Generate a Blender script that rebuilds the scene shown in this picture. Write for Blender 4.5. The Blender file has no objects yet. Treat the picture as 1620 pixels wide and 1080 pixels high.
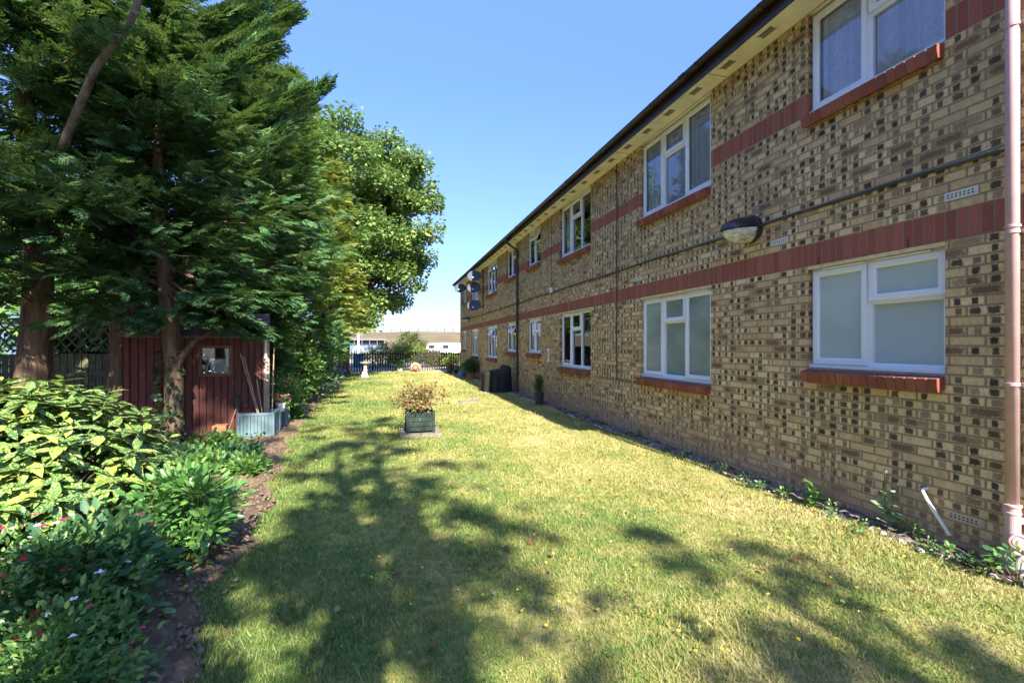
import bpy, math, random
import numpy as np
from mathutils import Vector, Matrix
R = math.radians
rng = np.random.default_rng(7)
random.seed(7)
S = bpy.context.scene
COL = S.collection

# ---------------------------------------------------------------- camera
F = 720.0; PSI = math.atan(199/720); CP, SP = math.cos(PSI), math.sin(PSI); CH = 1.57; HY = 546.0
cam = bpy.data.cameras.new('camera'); camo = bpy.data.objects.new('camera', cam); COL.objects.link(camo)
camo.location = (0, 0, CH); camo.rotation_euler = (R(90), 0, -PSI)
cam.sensor_width = 36; cam.lens = 36*F/1620; cam.shift_y = 6/1620; cam.clip_start = 0.02; cam.clip_end = 3000
S.camera = camo
# ---------------------------------------------------------------- light
SUND = Vector((-0.50, 6.1, -5.1)).normalized()
w = bpy.data.worlds.new('World'); S.world = w; w.use_nodes = True
wn = w.node_tree; bg = wn.nodes['Background']
sk = wn.nodes.new('ShaderNodeTexSky'); sk.sky_type = 'NISHITA'; sk.sun_disc = False
sk.sun_elevation = math.asin(-SUND.z); sk.sun_rotation = math.atan2(-SUND.x, -SUND.y)
sk.air_density = 1.0; sk.dust_density = 0.4; sk.ozone_density = 3.0
tn = wn.nodes.new('ShaderNodeMix'); tn.data_type = 'RGBA'; tn.blend_type = 'MULTIPLY'; tn.inputs[0].default_value = 1; tn.inputs[7].default_value = (.93, .93, 1.10, 1)
wn.links.new(sk.outputs[0], tn.inputs[6])
wc = wn.nodes.new('ShaderNodeTexCoord'); wx = wn.nodes.new('ShaderNodeSeparateXYZ'); wr = wn.nodes.new('ShaderNodeValToRGB'); wn.links.new(wc.outputs['Generated'], wx.inputs[0]); wn.links.new(wx.outputs[2], wr.inputs[0])
for p_, c_ in ((0, (.26, .28, .32, 1)), (.22, (.37, .405, .47, 1)), (.5, (.48, .54, .69, 1)), (.66, (.62, .68, .84, 1))):
    e_ = wr.color_ramp.elements.new(p_); e_.color = c_
wr.color_ramp.elements.remove(wr.color_ramp.elements[0]); wr.color_ramp.elements[-1].color = (1, 1, 1, 1)
tm = wn.nodes.new('ShaderNodeMix'); tm.data_type = 'RGBA'; tm.blend_type = 'MULTIPLY'; tm.inputs[0].default_value = 1
wn.links.new(tn.outputs[2], tm.inputs[6]); wn.links.new(wr.outputs[0], tm.inputs[7]); wn.links.new(tm.outputs[2], bg.inputs[0]); bg.inputs[1].default_value = 0.15
sl = bpy.data.lights.new('sun', 'SUN'); sl.energy = 4.1; sl.angle = R(0.55); sl.color = (1, 0.93, 0.82)
so = bpy.data.objects.new('sun', sl); COL.objects.link(so); so.rotation_euler = SUND.to_track_quat('-Z', 'Y').to_euler()
S.view_settings.view_transform = 'Standard'; S.view_settings.look = 'None'
S.view_settings.exposure = 2.05; S.view_settings.gamma = 1.0
try:
    S.cycles.max_bounces = 7; S.cycles.transparent_max_bounces = 10; S.cycles.caustics_reflective = False; S.cycles.caustics_refractive = False
except Exception: pass

# ---------------------------------------------------------------- pixel helpers (photo pixels -> where things stand)
def P(x, y, Zc):
    Xc = (x-810)/F*Zc
    return (Xc*CP+Zc*SP, Zc*CP-Xc*SP, CH-(y-HY)/F*Zc)
def G(x, y):
    return P(x, y, F*CH/(y-HY))[:2]

# ---------------------------------------------------------------- node helpers
class NT:
    def __init__(s, name, rough=0.7, spec=0.3):
        s.m = bpy.data.materials.new(name); s.m.use_nodes = True; s.t = s.m.node_tree; s.n = s.t.nodes; s.l = s.t.links
        s.b = s.n['Principled BSDF']; s.out = s.n['Material Output']
        s.b.inputs['Roughness'].default_value = rough; s.b.inputs['Specular IOR Level'].default_value = spec
    def lk(s, a, b):
        if a is None: return
        if hasattr(a, 'links') or hasattr(a, 'is_output'): s.l.new(a, b)
        else: b.default_value = a
    def M(s, op, a, b=None, c=None, clamp=False):
        n = s.n.new('ShaderNodeMath'); n.operation = op; n.use_clamp = clamp
        for i, v in enumerate((a, b, c)):
            if v is not None: s.lk(v, n.inputs[i])
        return n.outputs[0]
    def pos(s):
        g = s.n.new('ShaderNodeNewGeometry'); x = s.n.new('ShaderNodeSeparateXYZ'); s.l.new(g.outputs['Position'], x.inputs[0])
        s.geo = g; return x.outputs
    def comb(s, x, y, z=0.0):
        n = s.n.new('ShaderNodeCombineXYZ')
        for i, v in enumerate((x, y, z)): s.lk(v, n.inputs[i])
        return n.outputs[0]
    def noise(s, scale, detail=3, rough=.55, vec=None, dist=0, loc=None, scl=None):
        n = s.n.new('ShaderNodeTexNoise'); n.inputs['Scale'].default_value = scale; n.inputs['Detail'].default_value = detail
        n.inputs['Roughness'].default_value = rough; n.inputs['Distortion'].default_value = dist
        if vec is None:
            g = s.n.new('ShaderNodeNewGeometry'); vec = g.outputs['Position']
        if scl or loc:
            mp = s.n.new('ShaderNodeMapping'); s.l.new(vec, mp.inputs[0])
            if scl: mp.inputs['Scale'].default_value = scl
            if loc: mp.inputs['Location'].default_value = loc
            vec = mp.outputs[0]
        s.l.new(vec, n.inputs['Vector']); return n.outputs['Fac']
    def white(s, vec):
        n = s.n.new('ShaderNodeTexWhiteNoise'); n.noise_dimensions = '3D'; s.l.new(vec, n.inputs['Vector']); return n.outputs['Value']
    def ramp(s, fac, stops, interp='LINEAR'):
        n = s.n.new('ShaderNodeValToRGB'); s.lk(fac, n.inputs[0]); e = n.color_ramp.elements; n.color_ramp.interpolation = interp
        while len(e) < len(stops): e.new(0.5)
        for i, (p, c) in enumerate(stops):
            e[i].position = p; e[i].color = (c[0], c[1], c[2], 1) if not isinstance(c, (int, float)) else (c, c, c, 1)
        return n.outputs[0]
    def sstep(s, v, a, b):
        n = s.n.new('ShaderNodeMapRange'); n.interpolation_type = 'SMOOTHSTEP'; s.lk(v, n.inputs[0])
        n.inputs[1].default_value = a; n.inputs[2].default_value = b; n.inputs[3].default_value = 0; n.inputs[4].default_value = 1
        return n.outputs[0]
    def mix(s, f, a, b, mode='MIX'):
        n = s.n.new('ShaderNodeMix'); n.data_type = 'RGBA'; n.blend_type = mode; s.lk(f, n.inputs[0])
        for i, v in ((6, a), (7, b)):
            if isinstance(v, tuple): v = (v[0], v[1], v[2], 1)
            s.lk(v, n.inputs[i])
        return n.outputs[2]
    def bump(s, h, strength=.5, dist=.01):
        n = s.n.new('ShaderNodeBump'); n.inputs['Strength'].default_value = strength; n.inputs['Distance'].default_value = dist
        s.l.new(h, n.inputs['Height']); s.l.new(n.outputs[0], s.b.inputs['Normal'])
    def col(s, c):
        if isinstance(c, tuple): s.b.inputs['Base Color'].default_value = (*c, 1)
        else: s.l.new(c, s.b.inputs['Base Color'])
        return s
    def rnd(s):
        g = s.n.new('ShaderNodeNewGeometry'); return g.outputs['Random Per Island']

def plain(name, c, rough=.6, spec=.3, var=.25, scale=12, bump=.15, metal=0):
    n = NT(name, rough, spec); f = n.noise(scale, 5, .65)
    lo = tuple(v*(1-var) for v in c); hi = tuple(min(1, v*(1+var)) for v in c)
    n.col(n.ramp(f, [(.3, lo), (.7, hi)])); n.b.inputs['Metallic'].default_value = metal
    if bump: n.bump(n.noise(scale*6, 4, .6), bump, .005)
    return n.m

def brick_mat():
    n = NT('multicoloured_stock_brick', .9, .15)
    x, y, z = n.pos()
    ns = n.M('MULTIPLY', n.M('SUBTRACT', n.noise(14, 2), .5), .05)
    u = n.M('DIVIDE', n.M('ADD', x, y), .225); v = n.M('DIVIDE', n.M('SUBTRACT', z, .065), .075)
    v = n.M('ADD', v, ns)
    row = n.M('FLOOR', v); fv = n.M('FRACT', v)
    uo = n.M('ADD', n.M('ADD', u, n.M('MULTIPLY', n.M('MODULO', n.M('ADD', row, 200), 2), .5)), 100)
    uo = n.M('ADD', uo, n.M('MULTIPLY', ns, .3))
    colm = n.M('FLOOR', uo); fu = n.M('FRACT', uo)
    du = n.M('MULTIPLY', n.M('MINIMUM', fu, n.M('SUBTRACT', 1, fu)), .225)
    dv = n.M('MULTIPLY', n.M('MINIMUM', fv, n.M('SUBTRACT', 1, fv)), .075)
    mask = n.sstep(n.M('MINIMUM', du, dv), .0035, .0075)
    h2 = n.M('MULTIPLY', uo, 2); hc = n.M('FLOOR', h2); hf = n.M('FRACT', h2)
    r1 = n.white(n.comb(hc, row, 3.3)); r1b = n.white(n.comb(hc, row, 9.1)); r2 = n.white(n.comb(colm, row, 5.7)); r3 = n.white(n.comb(colm, row, 1.2))
    en = n.M('MULTIPLY', n.M('SUBTRACT', n.noise(75, 4, .65), .5), 1.25)
    def blob(ff, cx, wx, wy):
        dx = n.M('DIVIDE', n.M('ABSOLUTE', n.M('SUBTRACT', ff, cx)), wx); dy = n.M('DIVIDE', n.M('ABSOLUTE', n.M('SUBTRACT', fv, .5)), wy)
        r = n.M('POWER', n.M('ADD', n.M('POWER', dx, 7), n.M('POWER', dy, 6)), .16)
        return n.M('SUBTRACT', 1, n.sstep(n.M('ADD', r, en), .66, 1.20))
    cx = n.M('ADD', .5, n.M('MULTIPLY', n.M('SUBTRACT', r1b, .5), .22))
    wv = n.M('ADD', .17, n.M('MULTIPLY', n.white(n.comb(hc, row, 17.7)), .18))
    s1 = n.M('MULTIPLY', blob(hf, cx, wv, .37), n.sstep(n.M('ADD', r1, n.M('MULTIPLY', n.M('SUBTRACT', n.noise(.8, 3), .5), .5)), .14, .22))
    s2 = n.M('MULTIPLY', blob(fu, .5, .44, .39), n.M('GREATER_THAN', r2, .91))
    plainb = n.M('LESS_THAN', r3, .85)
    s1 = n.M('MULTIPLY', s1, n.M('MAXIMUM', plainb, .15))
    sp = n.M('MULTIPLY', n.M('MAXIMUM', s1, s2), n.M('ADD', .62, n.M('MULTIPLY', n.sstep(r1b, .12, .55), .34)))
    base = n.ramp(r3, [(0, (.62, .42, .20)), (.3, (.74, .535, .265)), (.6, (.84, .65, .35)), (.9, (.70, .485, .24)), (1, (.56, .37, .185))])
    base = n.mix(n.M('MULTIPLY', n.sstep(n.noise(45, 5, .7), .45, .75), .4), base, (.42, .30, .17))
    dark = n.ramp(r2, [(0, (.022, .017, .016)), (.5, (.045, .029, .022)), (.8, (.085, .048, .033)), (1, (.17, .095, .062))])
    dark = n.mix(n.M('MULTIPLY', n.sstep(n.noise(190, 3, .7), .56, .68), .6), dark, (.24, .20, .14))
    base = n.mix(n.M('MULTIPLY', n.sstep(n.noise(24, 6, .8), .50, .66), .5), base, (.33, .225, .12))
    base = n.mix(n.M('MULTIPLY', n.sstep(n.noise(130, 4, .8), .52, .66), .45), base, (.24, .165, .095))
    base = n.mix(n.M('MULTIPLY', n.sstep(n.noise(60, 4, .8), .56, .70), .5), base, (.82, .68, .45))
    rim = n.M('SUBTRACT', 1, n.sstep(n.M('ADD', n.M('MINIMUM', du, dv), n.M('MULTIPLY', n.M('SUBTRACT', n.noise(50, 3), .5), .02)), .006, .019))
    base = n.mix(n.M('MULTIPLY', rim, .32), base, (.30, .20, .115))
    up_ = n.M('MULTIPLY', n.sstep(n.M('ADD', z, n.M('MULTIPLY', n.noise(1.3, 4), 1.2)), 3.0, 4.2), .22)
    base = n.mix(up_, base, (.30, .25, .14))
    b = n.mix(sp, base, dark)
    b = n.mix(mask, n.mix(n.noise(30, 4), (.20, .15, .09), (.40, .31, .19)), b)
    # weathering: patches of grime, reddish splash zone near the ground
    big = n.sstep(n.noise(.9, 4, .6), .42, .68)
    b = n.mix(n.M('MULTIPLY', big, .15), b, (.30, .24, .14))
    low = n.M('MULTIPLY', n.M('SUBTRACT', 1, n.sstep(n.M('ADD', z, n.M('MULTIPLY', n.noise(2.2, 3), .5)), .32, .85)), .55)
    b = n.mix(low, b, (.46, .29, .18))
    n.col(b)
    hgt = n.M('ADD', n.M('MULTIPLY', mask, 1.6), n.M('MULTIPLY', n.noise(110, 4, .7), .5))
    n.bump(hgt, .9, .006)
    return n.m

def soldier_mat():
    n = NT('red_soldier_brick', .85, .2); x, y, z = n.pos()
    u = n.M('DIVIDE', n.M('ADD', n.M('ADD', x, y), 50), .075); c = n.M('FLOOR', u); f = n.M('FRACT', u)
    d = n.M('MINIMUM', f, n.M('SUBTRACT', 1, f)); mask = n.sstep(d, .045, .10)
    r = n.white(n.comb(c, 1.5, n.M('FLOOR', n.M('DIVIDE', z, 1.2))))
    b = n.ramp(r, [(0, (.26, .082, .056)), (.5, (.31, .100, .068)), (1, (.37, .128, .085))])
    b = n.mix(n.M('MULTIPLY', n.sstep(n.noise(30, 5, .7), .45, .75), .35), b, (.16, .05, .045))
    n.col(n.mix(mask, (.25, .18, .12), b)); n.bump(n.M('ADD', mask, n.M('MULTIPLY', n.noise(90, 3), .3)), .8, .005); return n.m

def leaf_mat(name, stops, rough=.45, trans=.35, spec=.4, big=None):
    n = NT(name, rough, spec); c = n.ramp(n.rnd(), stops)
    if big: c = n.mix(n.M('MULTIPLY', n.sstep(n.noise(big[0], 2), .4, .65), big[2]), c, big[1])
    n.col(c)
    t = n.n.new('ShaderNodeBsdfTranslucent'); g = n.mix(.5, c, (.30, .42, .06), 'MIX'); n.l.new(g, t.inputs[0])
    mx = n.n.new('ShaderNodeMixShader'); mx.inputs[0].default_value = trans
    n.l.new(n.b.outputs[0], mx.inputs[1]); n.l.new(t.outputs[0], mx.inputs[2]); n.l.new(mx.outputs[0], n.out.inputs[0])
    return n.m

def grass_col(n):
    x, y, z = n.pos()
    a = n.noise(.55, 4, .6, scl=(1, .8, 1)); b = n.noise(3.1, 4, .65); c = n.noise(11, 4, .7)
    dry = n.M('ADD', n.M('ADD', n.M('MULTIPLY', a, .9), n.M('MULTIPLY', b, .6)), n.M('MULTIPLY', c, .62))
    # the lawn turns straw coloured to the right and towards the far end, greener on its left half
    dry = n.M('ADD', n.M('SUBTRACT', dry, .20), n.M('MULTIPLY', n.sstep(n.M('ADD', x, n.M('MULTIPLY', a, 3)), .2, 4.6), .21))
    dry = n.M('ADD', dry, n.M('MULTIPLY', n.sstep(y, 3.0, 24.0), .09))
    return n.ramp(n.M('MULTIPLY', dry, .5), [(.34, (.065, .145, .024)), (.43, (.14, .215, .045)), (.50, (.29, .29, .075)), (.57, (.43, .37, .135)), (.65, (.57, .465, .235))])

MAT = {}
MAT['brick'] = brick_mat(); MAT['soldier'] = soldier_mat()
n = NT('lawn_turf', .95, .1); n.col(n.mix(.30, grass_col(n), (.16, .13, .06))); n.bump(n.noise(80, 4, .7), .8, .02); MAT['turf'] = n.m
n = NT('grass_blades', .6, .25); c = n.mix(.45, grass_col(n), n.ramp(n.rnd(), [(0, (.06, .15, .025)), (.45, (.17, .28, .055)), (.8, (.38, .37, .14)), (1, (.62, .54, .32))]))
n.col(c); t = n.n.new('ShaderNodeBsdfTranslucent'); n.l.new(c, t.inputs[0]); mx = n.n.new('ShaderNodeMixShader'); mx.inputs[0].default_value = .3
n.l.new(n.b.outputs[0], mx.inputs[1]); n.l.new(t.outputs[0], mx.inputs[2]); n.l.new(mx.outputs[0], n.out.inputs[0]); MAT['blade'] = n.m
n = NT('bed_soil', .98, .05); f = n.noise(9, 6, .7); c = n.ramp(f, [(.3, (.095, .064, .044)), (.55, (.20, .140, .095)), (.75, (.36, .27, .19))])
c = n.mix(n.sstep(n.noise(2.0, 3), .52, .66), c, (.30, .21, .11)); n.col(n.mix(n.sstep(n.noise(150, 2), .66, .72), c, (.42, .38, .32))); n.bump(n.noise(40, 6, .75), 1, .04); MAT['soil'] = n.m
n = NT('wall_foot_gravel', .95, .1); v = n.n.new('ShaderNodeTexVoronoi'); v.inputs['Scale'].default_value = 38; g = n.n.new('ShaderNodeNewGeometry'); n.l.new(g.outputs['Position'], v.inputs['Vector'])
c = n.ramp(n.white(v.outputs['Position']), [(0, (.07, .055, .05)), (.5, (.17, .14, .12)), (1, (.34, .29, .25))]); n.col(n.mix(n.sstep(n.noise(3, 4), .4, .6), c, (.09, .065, .045)))
n.bump(v.outputs['Distance'], -.9, .02); MAT['gravel'] = n.m
MAT['yard'] = plain('pale_yard', (.30, .26, .21), .95, .1, .25, .4, .1)
n = NT('dry_hill_grass', .95, .05); n.col(n.ramp(n.noise(.12, 6, .7, scl=(1, 3, 3)), [(.3, (.085, .070, .040)), (.5, (.155, .122, .070)), (.7, (.21, .17, .10))])); MAT['hill'] = n.m
MAT['soffit'] = plain('cream_soffit', (.86, .81, .69), .8, .15, .16, 3, .05)
MAT['fascia'] = plain('dark_brown_plastic', (.040, .026, .024), .35, .5, .25, 5, .03)
MAT['pvc'] = plain('white_window_plastic', (.78, .80, .82), .28, .5, .04, 2, 0)
MAT['black'] = plain('black_plastic', (.018, .020, .026), .35, .5, .3, 8, .05)
MAT['vent'] = plain('vent_dark', (.12, .085, .06), .8, .1, .2, 9, 0)
MAT['mortar'] = plain('mortar', (.26, .20, .14), .95, .05, .2, 30, .2)
MAT['airbrick'] = plain('buff_airbrick', (.50, .40, .28), .85, .1, .15, 20, .1)
MAT['pinkpipe'] = plain('faded_pink_pipe', (.50, .33, .32), .5, .35, .12, 6, .03)
MAT['galv'] = plain('grey_hopper', (.36, .36, .34), .6, .3, .2, 14, .08)
MAT['terracotta'] = plain('terracotta', (.40, .155, .08), .85, .15, .25, 14, .15)
MAT['silver'] = plain('sealant_cream', (.62, .55, .30), .8, .1, .2, 20, 0)
MAT['dish'] = plain('dark_grey_dish', (.070, .082, .105), .6, .25, .2, 6, 0)
MAT['white'] = plain('white_paint', (.78, .78, .76), .5, .3, .06, 4, .02)
MAT['stone'] = plain('pale_stone', (.50, .43, .36), .92, .1, .25, 16, .3)
MAT['tile'] = plain('brown_roof_tile', (.07, .045, .04), .8, .2, .3, 10, .2)
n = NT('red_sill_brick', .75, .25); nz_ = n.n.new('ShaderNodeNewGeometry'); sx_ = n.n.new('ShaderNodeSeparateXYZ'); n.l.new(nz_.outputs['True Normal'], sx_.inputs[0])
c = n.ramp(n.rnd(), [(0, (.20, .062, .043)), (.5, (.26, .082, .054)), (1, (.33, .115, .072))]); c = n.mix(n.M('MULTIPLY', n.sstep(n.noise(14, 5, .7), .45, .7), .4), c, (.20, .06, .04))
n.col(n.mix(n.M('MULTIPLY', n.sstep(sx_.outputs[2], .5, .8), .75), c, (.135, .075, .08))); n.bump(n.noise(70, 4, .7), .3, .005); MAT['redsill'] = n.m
MAT['bluegrey'] = plain('blue_grey_painted_wood', (.13, .20, .215), .7, .25, .15, 10, .15)
MAT['slab'] = plain('paving_slab', (.21, .18, .145), .95, .1, .25, 9, .25)
MAT['cover'] = plain('black_fabric_cover', (.012, .013, .016), .6, .35, .4, 7, .25)
MAT['blue'] = plain('bright_blue', (.03, .16, .42), .4, .4, .1, 8, 0)
MAT['fence'] = plain('weathered_fence_wood', (.035, .031, .028), .9, .1, .35, 5, .2)
MAT['trellis'] = plain('mossy_wood', (.17, .165, .10), .95, .1, .4, 9, .3)
MAT['pot'] = plain('dark_pot', (.055, .045, .042), .6, .3, .3, 8, .1)
MAT['teal'] = plain('teal_plastic', (.03, .22, .24), .5, .4, .1, 4, 0)
MAT['concrete'] = plain('pale_concrete', (.17, .165, .155), .9, .1, .15, 2, .1)
MAT['bluewall'] = plain('blue_grey_building', (.12, .18, .26), .9, .1, .2, 1, 0)
MAT['dirt'] = plain('pot_soil', (.05, .035, .025), 1, 0, .3, 30, .5)

def bark(name, a, b, sc=14):
    n = NT(name, .95, .1); f = n.noise(sc, 6, .7, scl=(1, 1, .12)); n.col(n.mix(n.M('MULTIPLY', n.sstep(n.noise(2.5, 4), .5, .66), .5), n.ramp(f, [(.32, a), (.68, b)]), (.15, .17, .08)))
    n.bump(f, 1, .05); return n.m
MAT['bark'] = bark('cypress_bark', (.060, .038, .026), (.29, .20, .135)); MAT['bark2'] = bark('sycamore_bark', (.07, .05, .038), (.22, .165, .12), 8)
MAT['twig'] = plain('twig', (.16, .11, .075), .9, .1, .3, 20, 0)
n = NT('shed_boards', .85, .15); x, y, z = n.pos(); fr = n.M('FRACT', n.M('DIVIDE', n.M('ADD', n.M('ADD', x, y), 50), .12)); d = n.M('MINIMUM', fr, n.M('SUBTRACT', 1, fr))
c = n.ramp(n.noise(12, 5, .65, scl=(1, 1, .1)), [(.3, (.11, .040, .033)), (.7, (.19, .078, .060))]); n.col(n.mix(n.sstep(d, .02, .09), (.03, .012, .011), c)); n.bump(n.sstep(d, .0, .12), .8, .01); MAT['shed'] = n.m
n = NT('shed_roof_felt', .9, .1); x, y, z = n.pos(); fr = n.M('FRACT', n.M('DIVIDE', z, .035)); n.col(n.mix(n.sstep(fr, .0, .2), (.12, .07, .075), n.ramp(n.noise(6, 4), [(.3, (.15, .10, .105)), (.7, (.24, .165, .165))]))); MAT['shedroof'] = n.m
n = NT('green_stained_planter', .8, .2); c = n.ramp(n.noise(9, 5, .7), [(.35, (.016, .028, .021)), (.58, (.035, .052, .040)), (.68, (.15, .175, .15))]); n.col(c); n.bump(n.noise(30, 4), .4, .01); MAT['planter'] = n.m

MAT['cyp'] = leaf_mat('cypress_foliage', [(0, (.020, .070, .032)), (.5, (.050, .140, .055)), (.85, (.115, .225, .080)), (1, (.25, .31, .11))], .7, .25, .12, (1.6, (.060, .12, .030), .4))
MAT['cyplight'] = leaf_mat('sunlit_tint_cypress_foliage', [(0, (.035, .11, .030)), (.5, (.10, .215, .050)), (.85, (.20, .32, .080)), (1, (.34, .40, .11))], .55, .28, .25)  # brighter copy of the cypress leaves, sunlight put into the colour
MAT['gold'] = leaf_mat('golden_conifer_foliage', [(0, (.14, .25, .045)), (.5, (.32, .38, .08)), (1, (.56, .46, .14))], .6, .4, .2)
MAT['syc'] = leaf_mat('sycamore_leaves', [(0, (.050, .125, .032)), (.5, (.125, .23, .058)), (.85, (.22, .33, .090)), (1, (.38, .38, .13))], .5, .3, .3, (.8, (.13, .20, .05), .5))
MAT['bushleaf'] = leaf_mat('shrub_leaves', [(0, (.04, .115, .026)), (.6, (.09, .20, .042)), (1, (.20, .31, .07))], .45, .3)
MAT['darkleaf'] = leaf_mat('dark_shrub_leaves', [(0, (.026, .085, .036)), (.6, (.062, .155, .060)), (1, (.13, .24, .08))], .5, .25, .3)
MAT['peony'] = leaf_mat('peony_leaves', [(0, (.05, .14, .04)), (.6, (.10, .25, .06)), (1, (.19, .34, .08))], .35, .3, .5)
MAT['rust'] = leaf_mat('rusty_hydrangea_leaves', [(0, (.12, .055, .03)), (.35, (.26, .11, .045)), (.6, (.34, .21, .09)), (.75, (.30, .29, .12)), (1, (.17, .27, .07))], .7, .3, .2)
MAT['hedge'] = leaf_mat('hedge_leaves', [(0, (.09, .15, .03)), (.6, (.20, .28, .05)), (1, (.38, .38, .09))], .6, .3, .2)
MAT['olive'] = leaf_mat('olive_bush_leaves', [(0, (.07, .09, .035)), (1, (.20, .22, .09))], .6, .2, .2)
MAT['ivy'] = leaf_mat('ivy_leaves', [(0, (.012, .035, .014)), (1, (.04, .085, .03))], .35, .15, .5)
MAT['red'] = leaf_mat('red_petals', [(0, (.55, .01, .06)), (1, (.70, .03, .14))], .5, .2)
MAT['pink'] = leaf_mat('pink_petals', [(0, (.45, .04, .22)), (1, (.70, .22, .40))], .5, .2)
MAT['palepetal'] = leaf_mat('white_petals', [(0, (.70, .70, .75)), (1, (.85, .83, .80))], .5, .2)
MAT['yellow'] = leaf_mat('yellow_petals', [(0, (.75, .50, .02)), (1, (.85, .70, .10))], .5, .2)
MAT['peach'] = leaf_mat('peach_petals', [(0, (.65, .22, .12)), (1, (.75, .35, .2))], .5, .2)
n = NT('spotted_laurel_leaf', .28, .5)
n_sp = n.M('ADD', n.sstep(n.noise(95, 2, .5), .53, .58), n.sstep(n.noise(28, 2), .62, .70)); n_sp = n.M('MINIMUM', n_sp, 1)
c = n.mix(n_sp, n.ramp(n.rnd(), [(0, (.045, .12, .025)), (.7, (.09, .19, .03)), (1, (.30, .36, .05))]), n.ramp(n.rnd(), [(0, (.30, .38, .13)), (1, (.48, .50, .16))]))
n.col(c); t = n.n.new('ShaderNodeBsdfTranslucent'); n.l.new(c, t.inputs[0]); mx = n.n.new('ShaderNodeMixShader'); mx.inputs[0].default_value = .13
n.l.new(n.b.outputs[0], mx.inputs[1]); n.l.new(t.outputs[0], mx.inputs[2]); n.l.new(mx.outputs[0], n.out.inputs[0]); MAT['aucuba'] = n.m

def glass_mat():
    n = NT('window_glass'); n.n.remove(n.b)
    tr = n.n.new('ShaderNodeBsdfTransparent'); tr.inputs[0].default_value = (.98, 1, 1, 1)
    gl = n.n.new('ShaderNodeBsdfGlossy'); gl.inputs['Roughness'].default_value = .02; gl.inputs['Color'].default_value = (.85, .92, 1, 1)
    fr = n.n.new('ShaderNodeFresnel'); fr.inputs[0].default_value = 1.55
    bp = n.n.new('ShaderNodeBump'); bp.inputs['Strength'].default_value = .02; bp.inputs['Distance'].default_value = .02
    n.l.new(n.noise(1.6, 2), bp.inputs['Height']); n.l.new(bp.outputs[0], gl.inputs['Normal'])
    mx = n.n.new('ShaderNodeMixShader'); n.l.new(n.M('ADD', n.M('MULTIPLY', fr.outputs[0], .95), .05, clamp=True), mx.inputs[0])
    n.l.new(tr.outputs[0], mx.inputs[1]); n.l.new(gl.outputs[0], mx.inputs[2]); n.l.new(mx.outputs[0], n.out.inputs[0]); return n.m
MAT['glass'] = glass_mat()
n = NT('frosted_glass', .12, .6); n.col(n.ramp(n.noise(.9, 2, scl=(1, 1, 1.4)), [(.3, (.34, .41, .385)), (.7, (.50, .58, .56))])); MAT['frosted'] = n.m
n = NT('frosted_glass_dim', .12, .6); n.col(n.ramp(n.noise(.9, 3, scl=(1, 1, 2)), [(.3, (.15, .20, .17)), (.7, (.33, .40, .35))])); MAT['frosted2'] = n.m
def curtain_mat(name, c, lace=True, alpha=.85):
    n = NT(name, .9, .1); f = n.noise(26, 5, .7, dist=1.5); fold_shade = n.ramp(n.noise(1, 3, .6, scl=(1, 16, .25)), [(.35, .80), (.62, 1.0)])  # shading of the vertical folds is painted into the cloth colour
    n.col(n.mix(n.sstep(f, .45, .56), tuple(v*.84 for v in c), c) if lace else n.ramp(n.noise(1.5, 2), [(.3, tuple(v*.85 for v in c)), (.7, c)]))
    q = n.b.inputs['Base Color'].links[0].from_socket; n.col(n.mix(1.0, q, fold_shade, 'MULTIPLY')); return n.m
MAT['lace'] = curtain_mat('lace_curtain', (.92, .94, 1.0)); MAT['net'] = curtain_mat('net_curtain', (.80, .84, .90), False); MAT['blind'] = curtain_mat('roller_blind', (.74, .84, .80), False)
MAT['blind2'] = curtain_mat('slatted_blind', (.62, .68, .62), False); MAT['room'] = plain('dark_room', (.035, .033, .03), .9, .1, .3, 3, 0)

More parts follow.
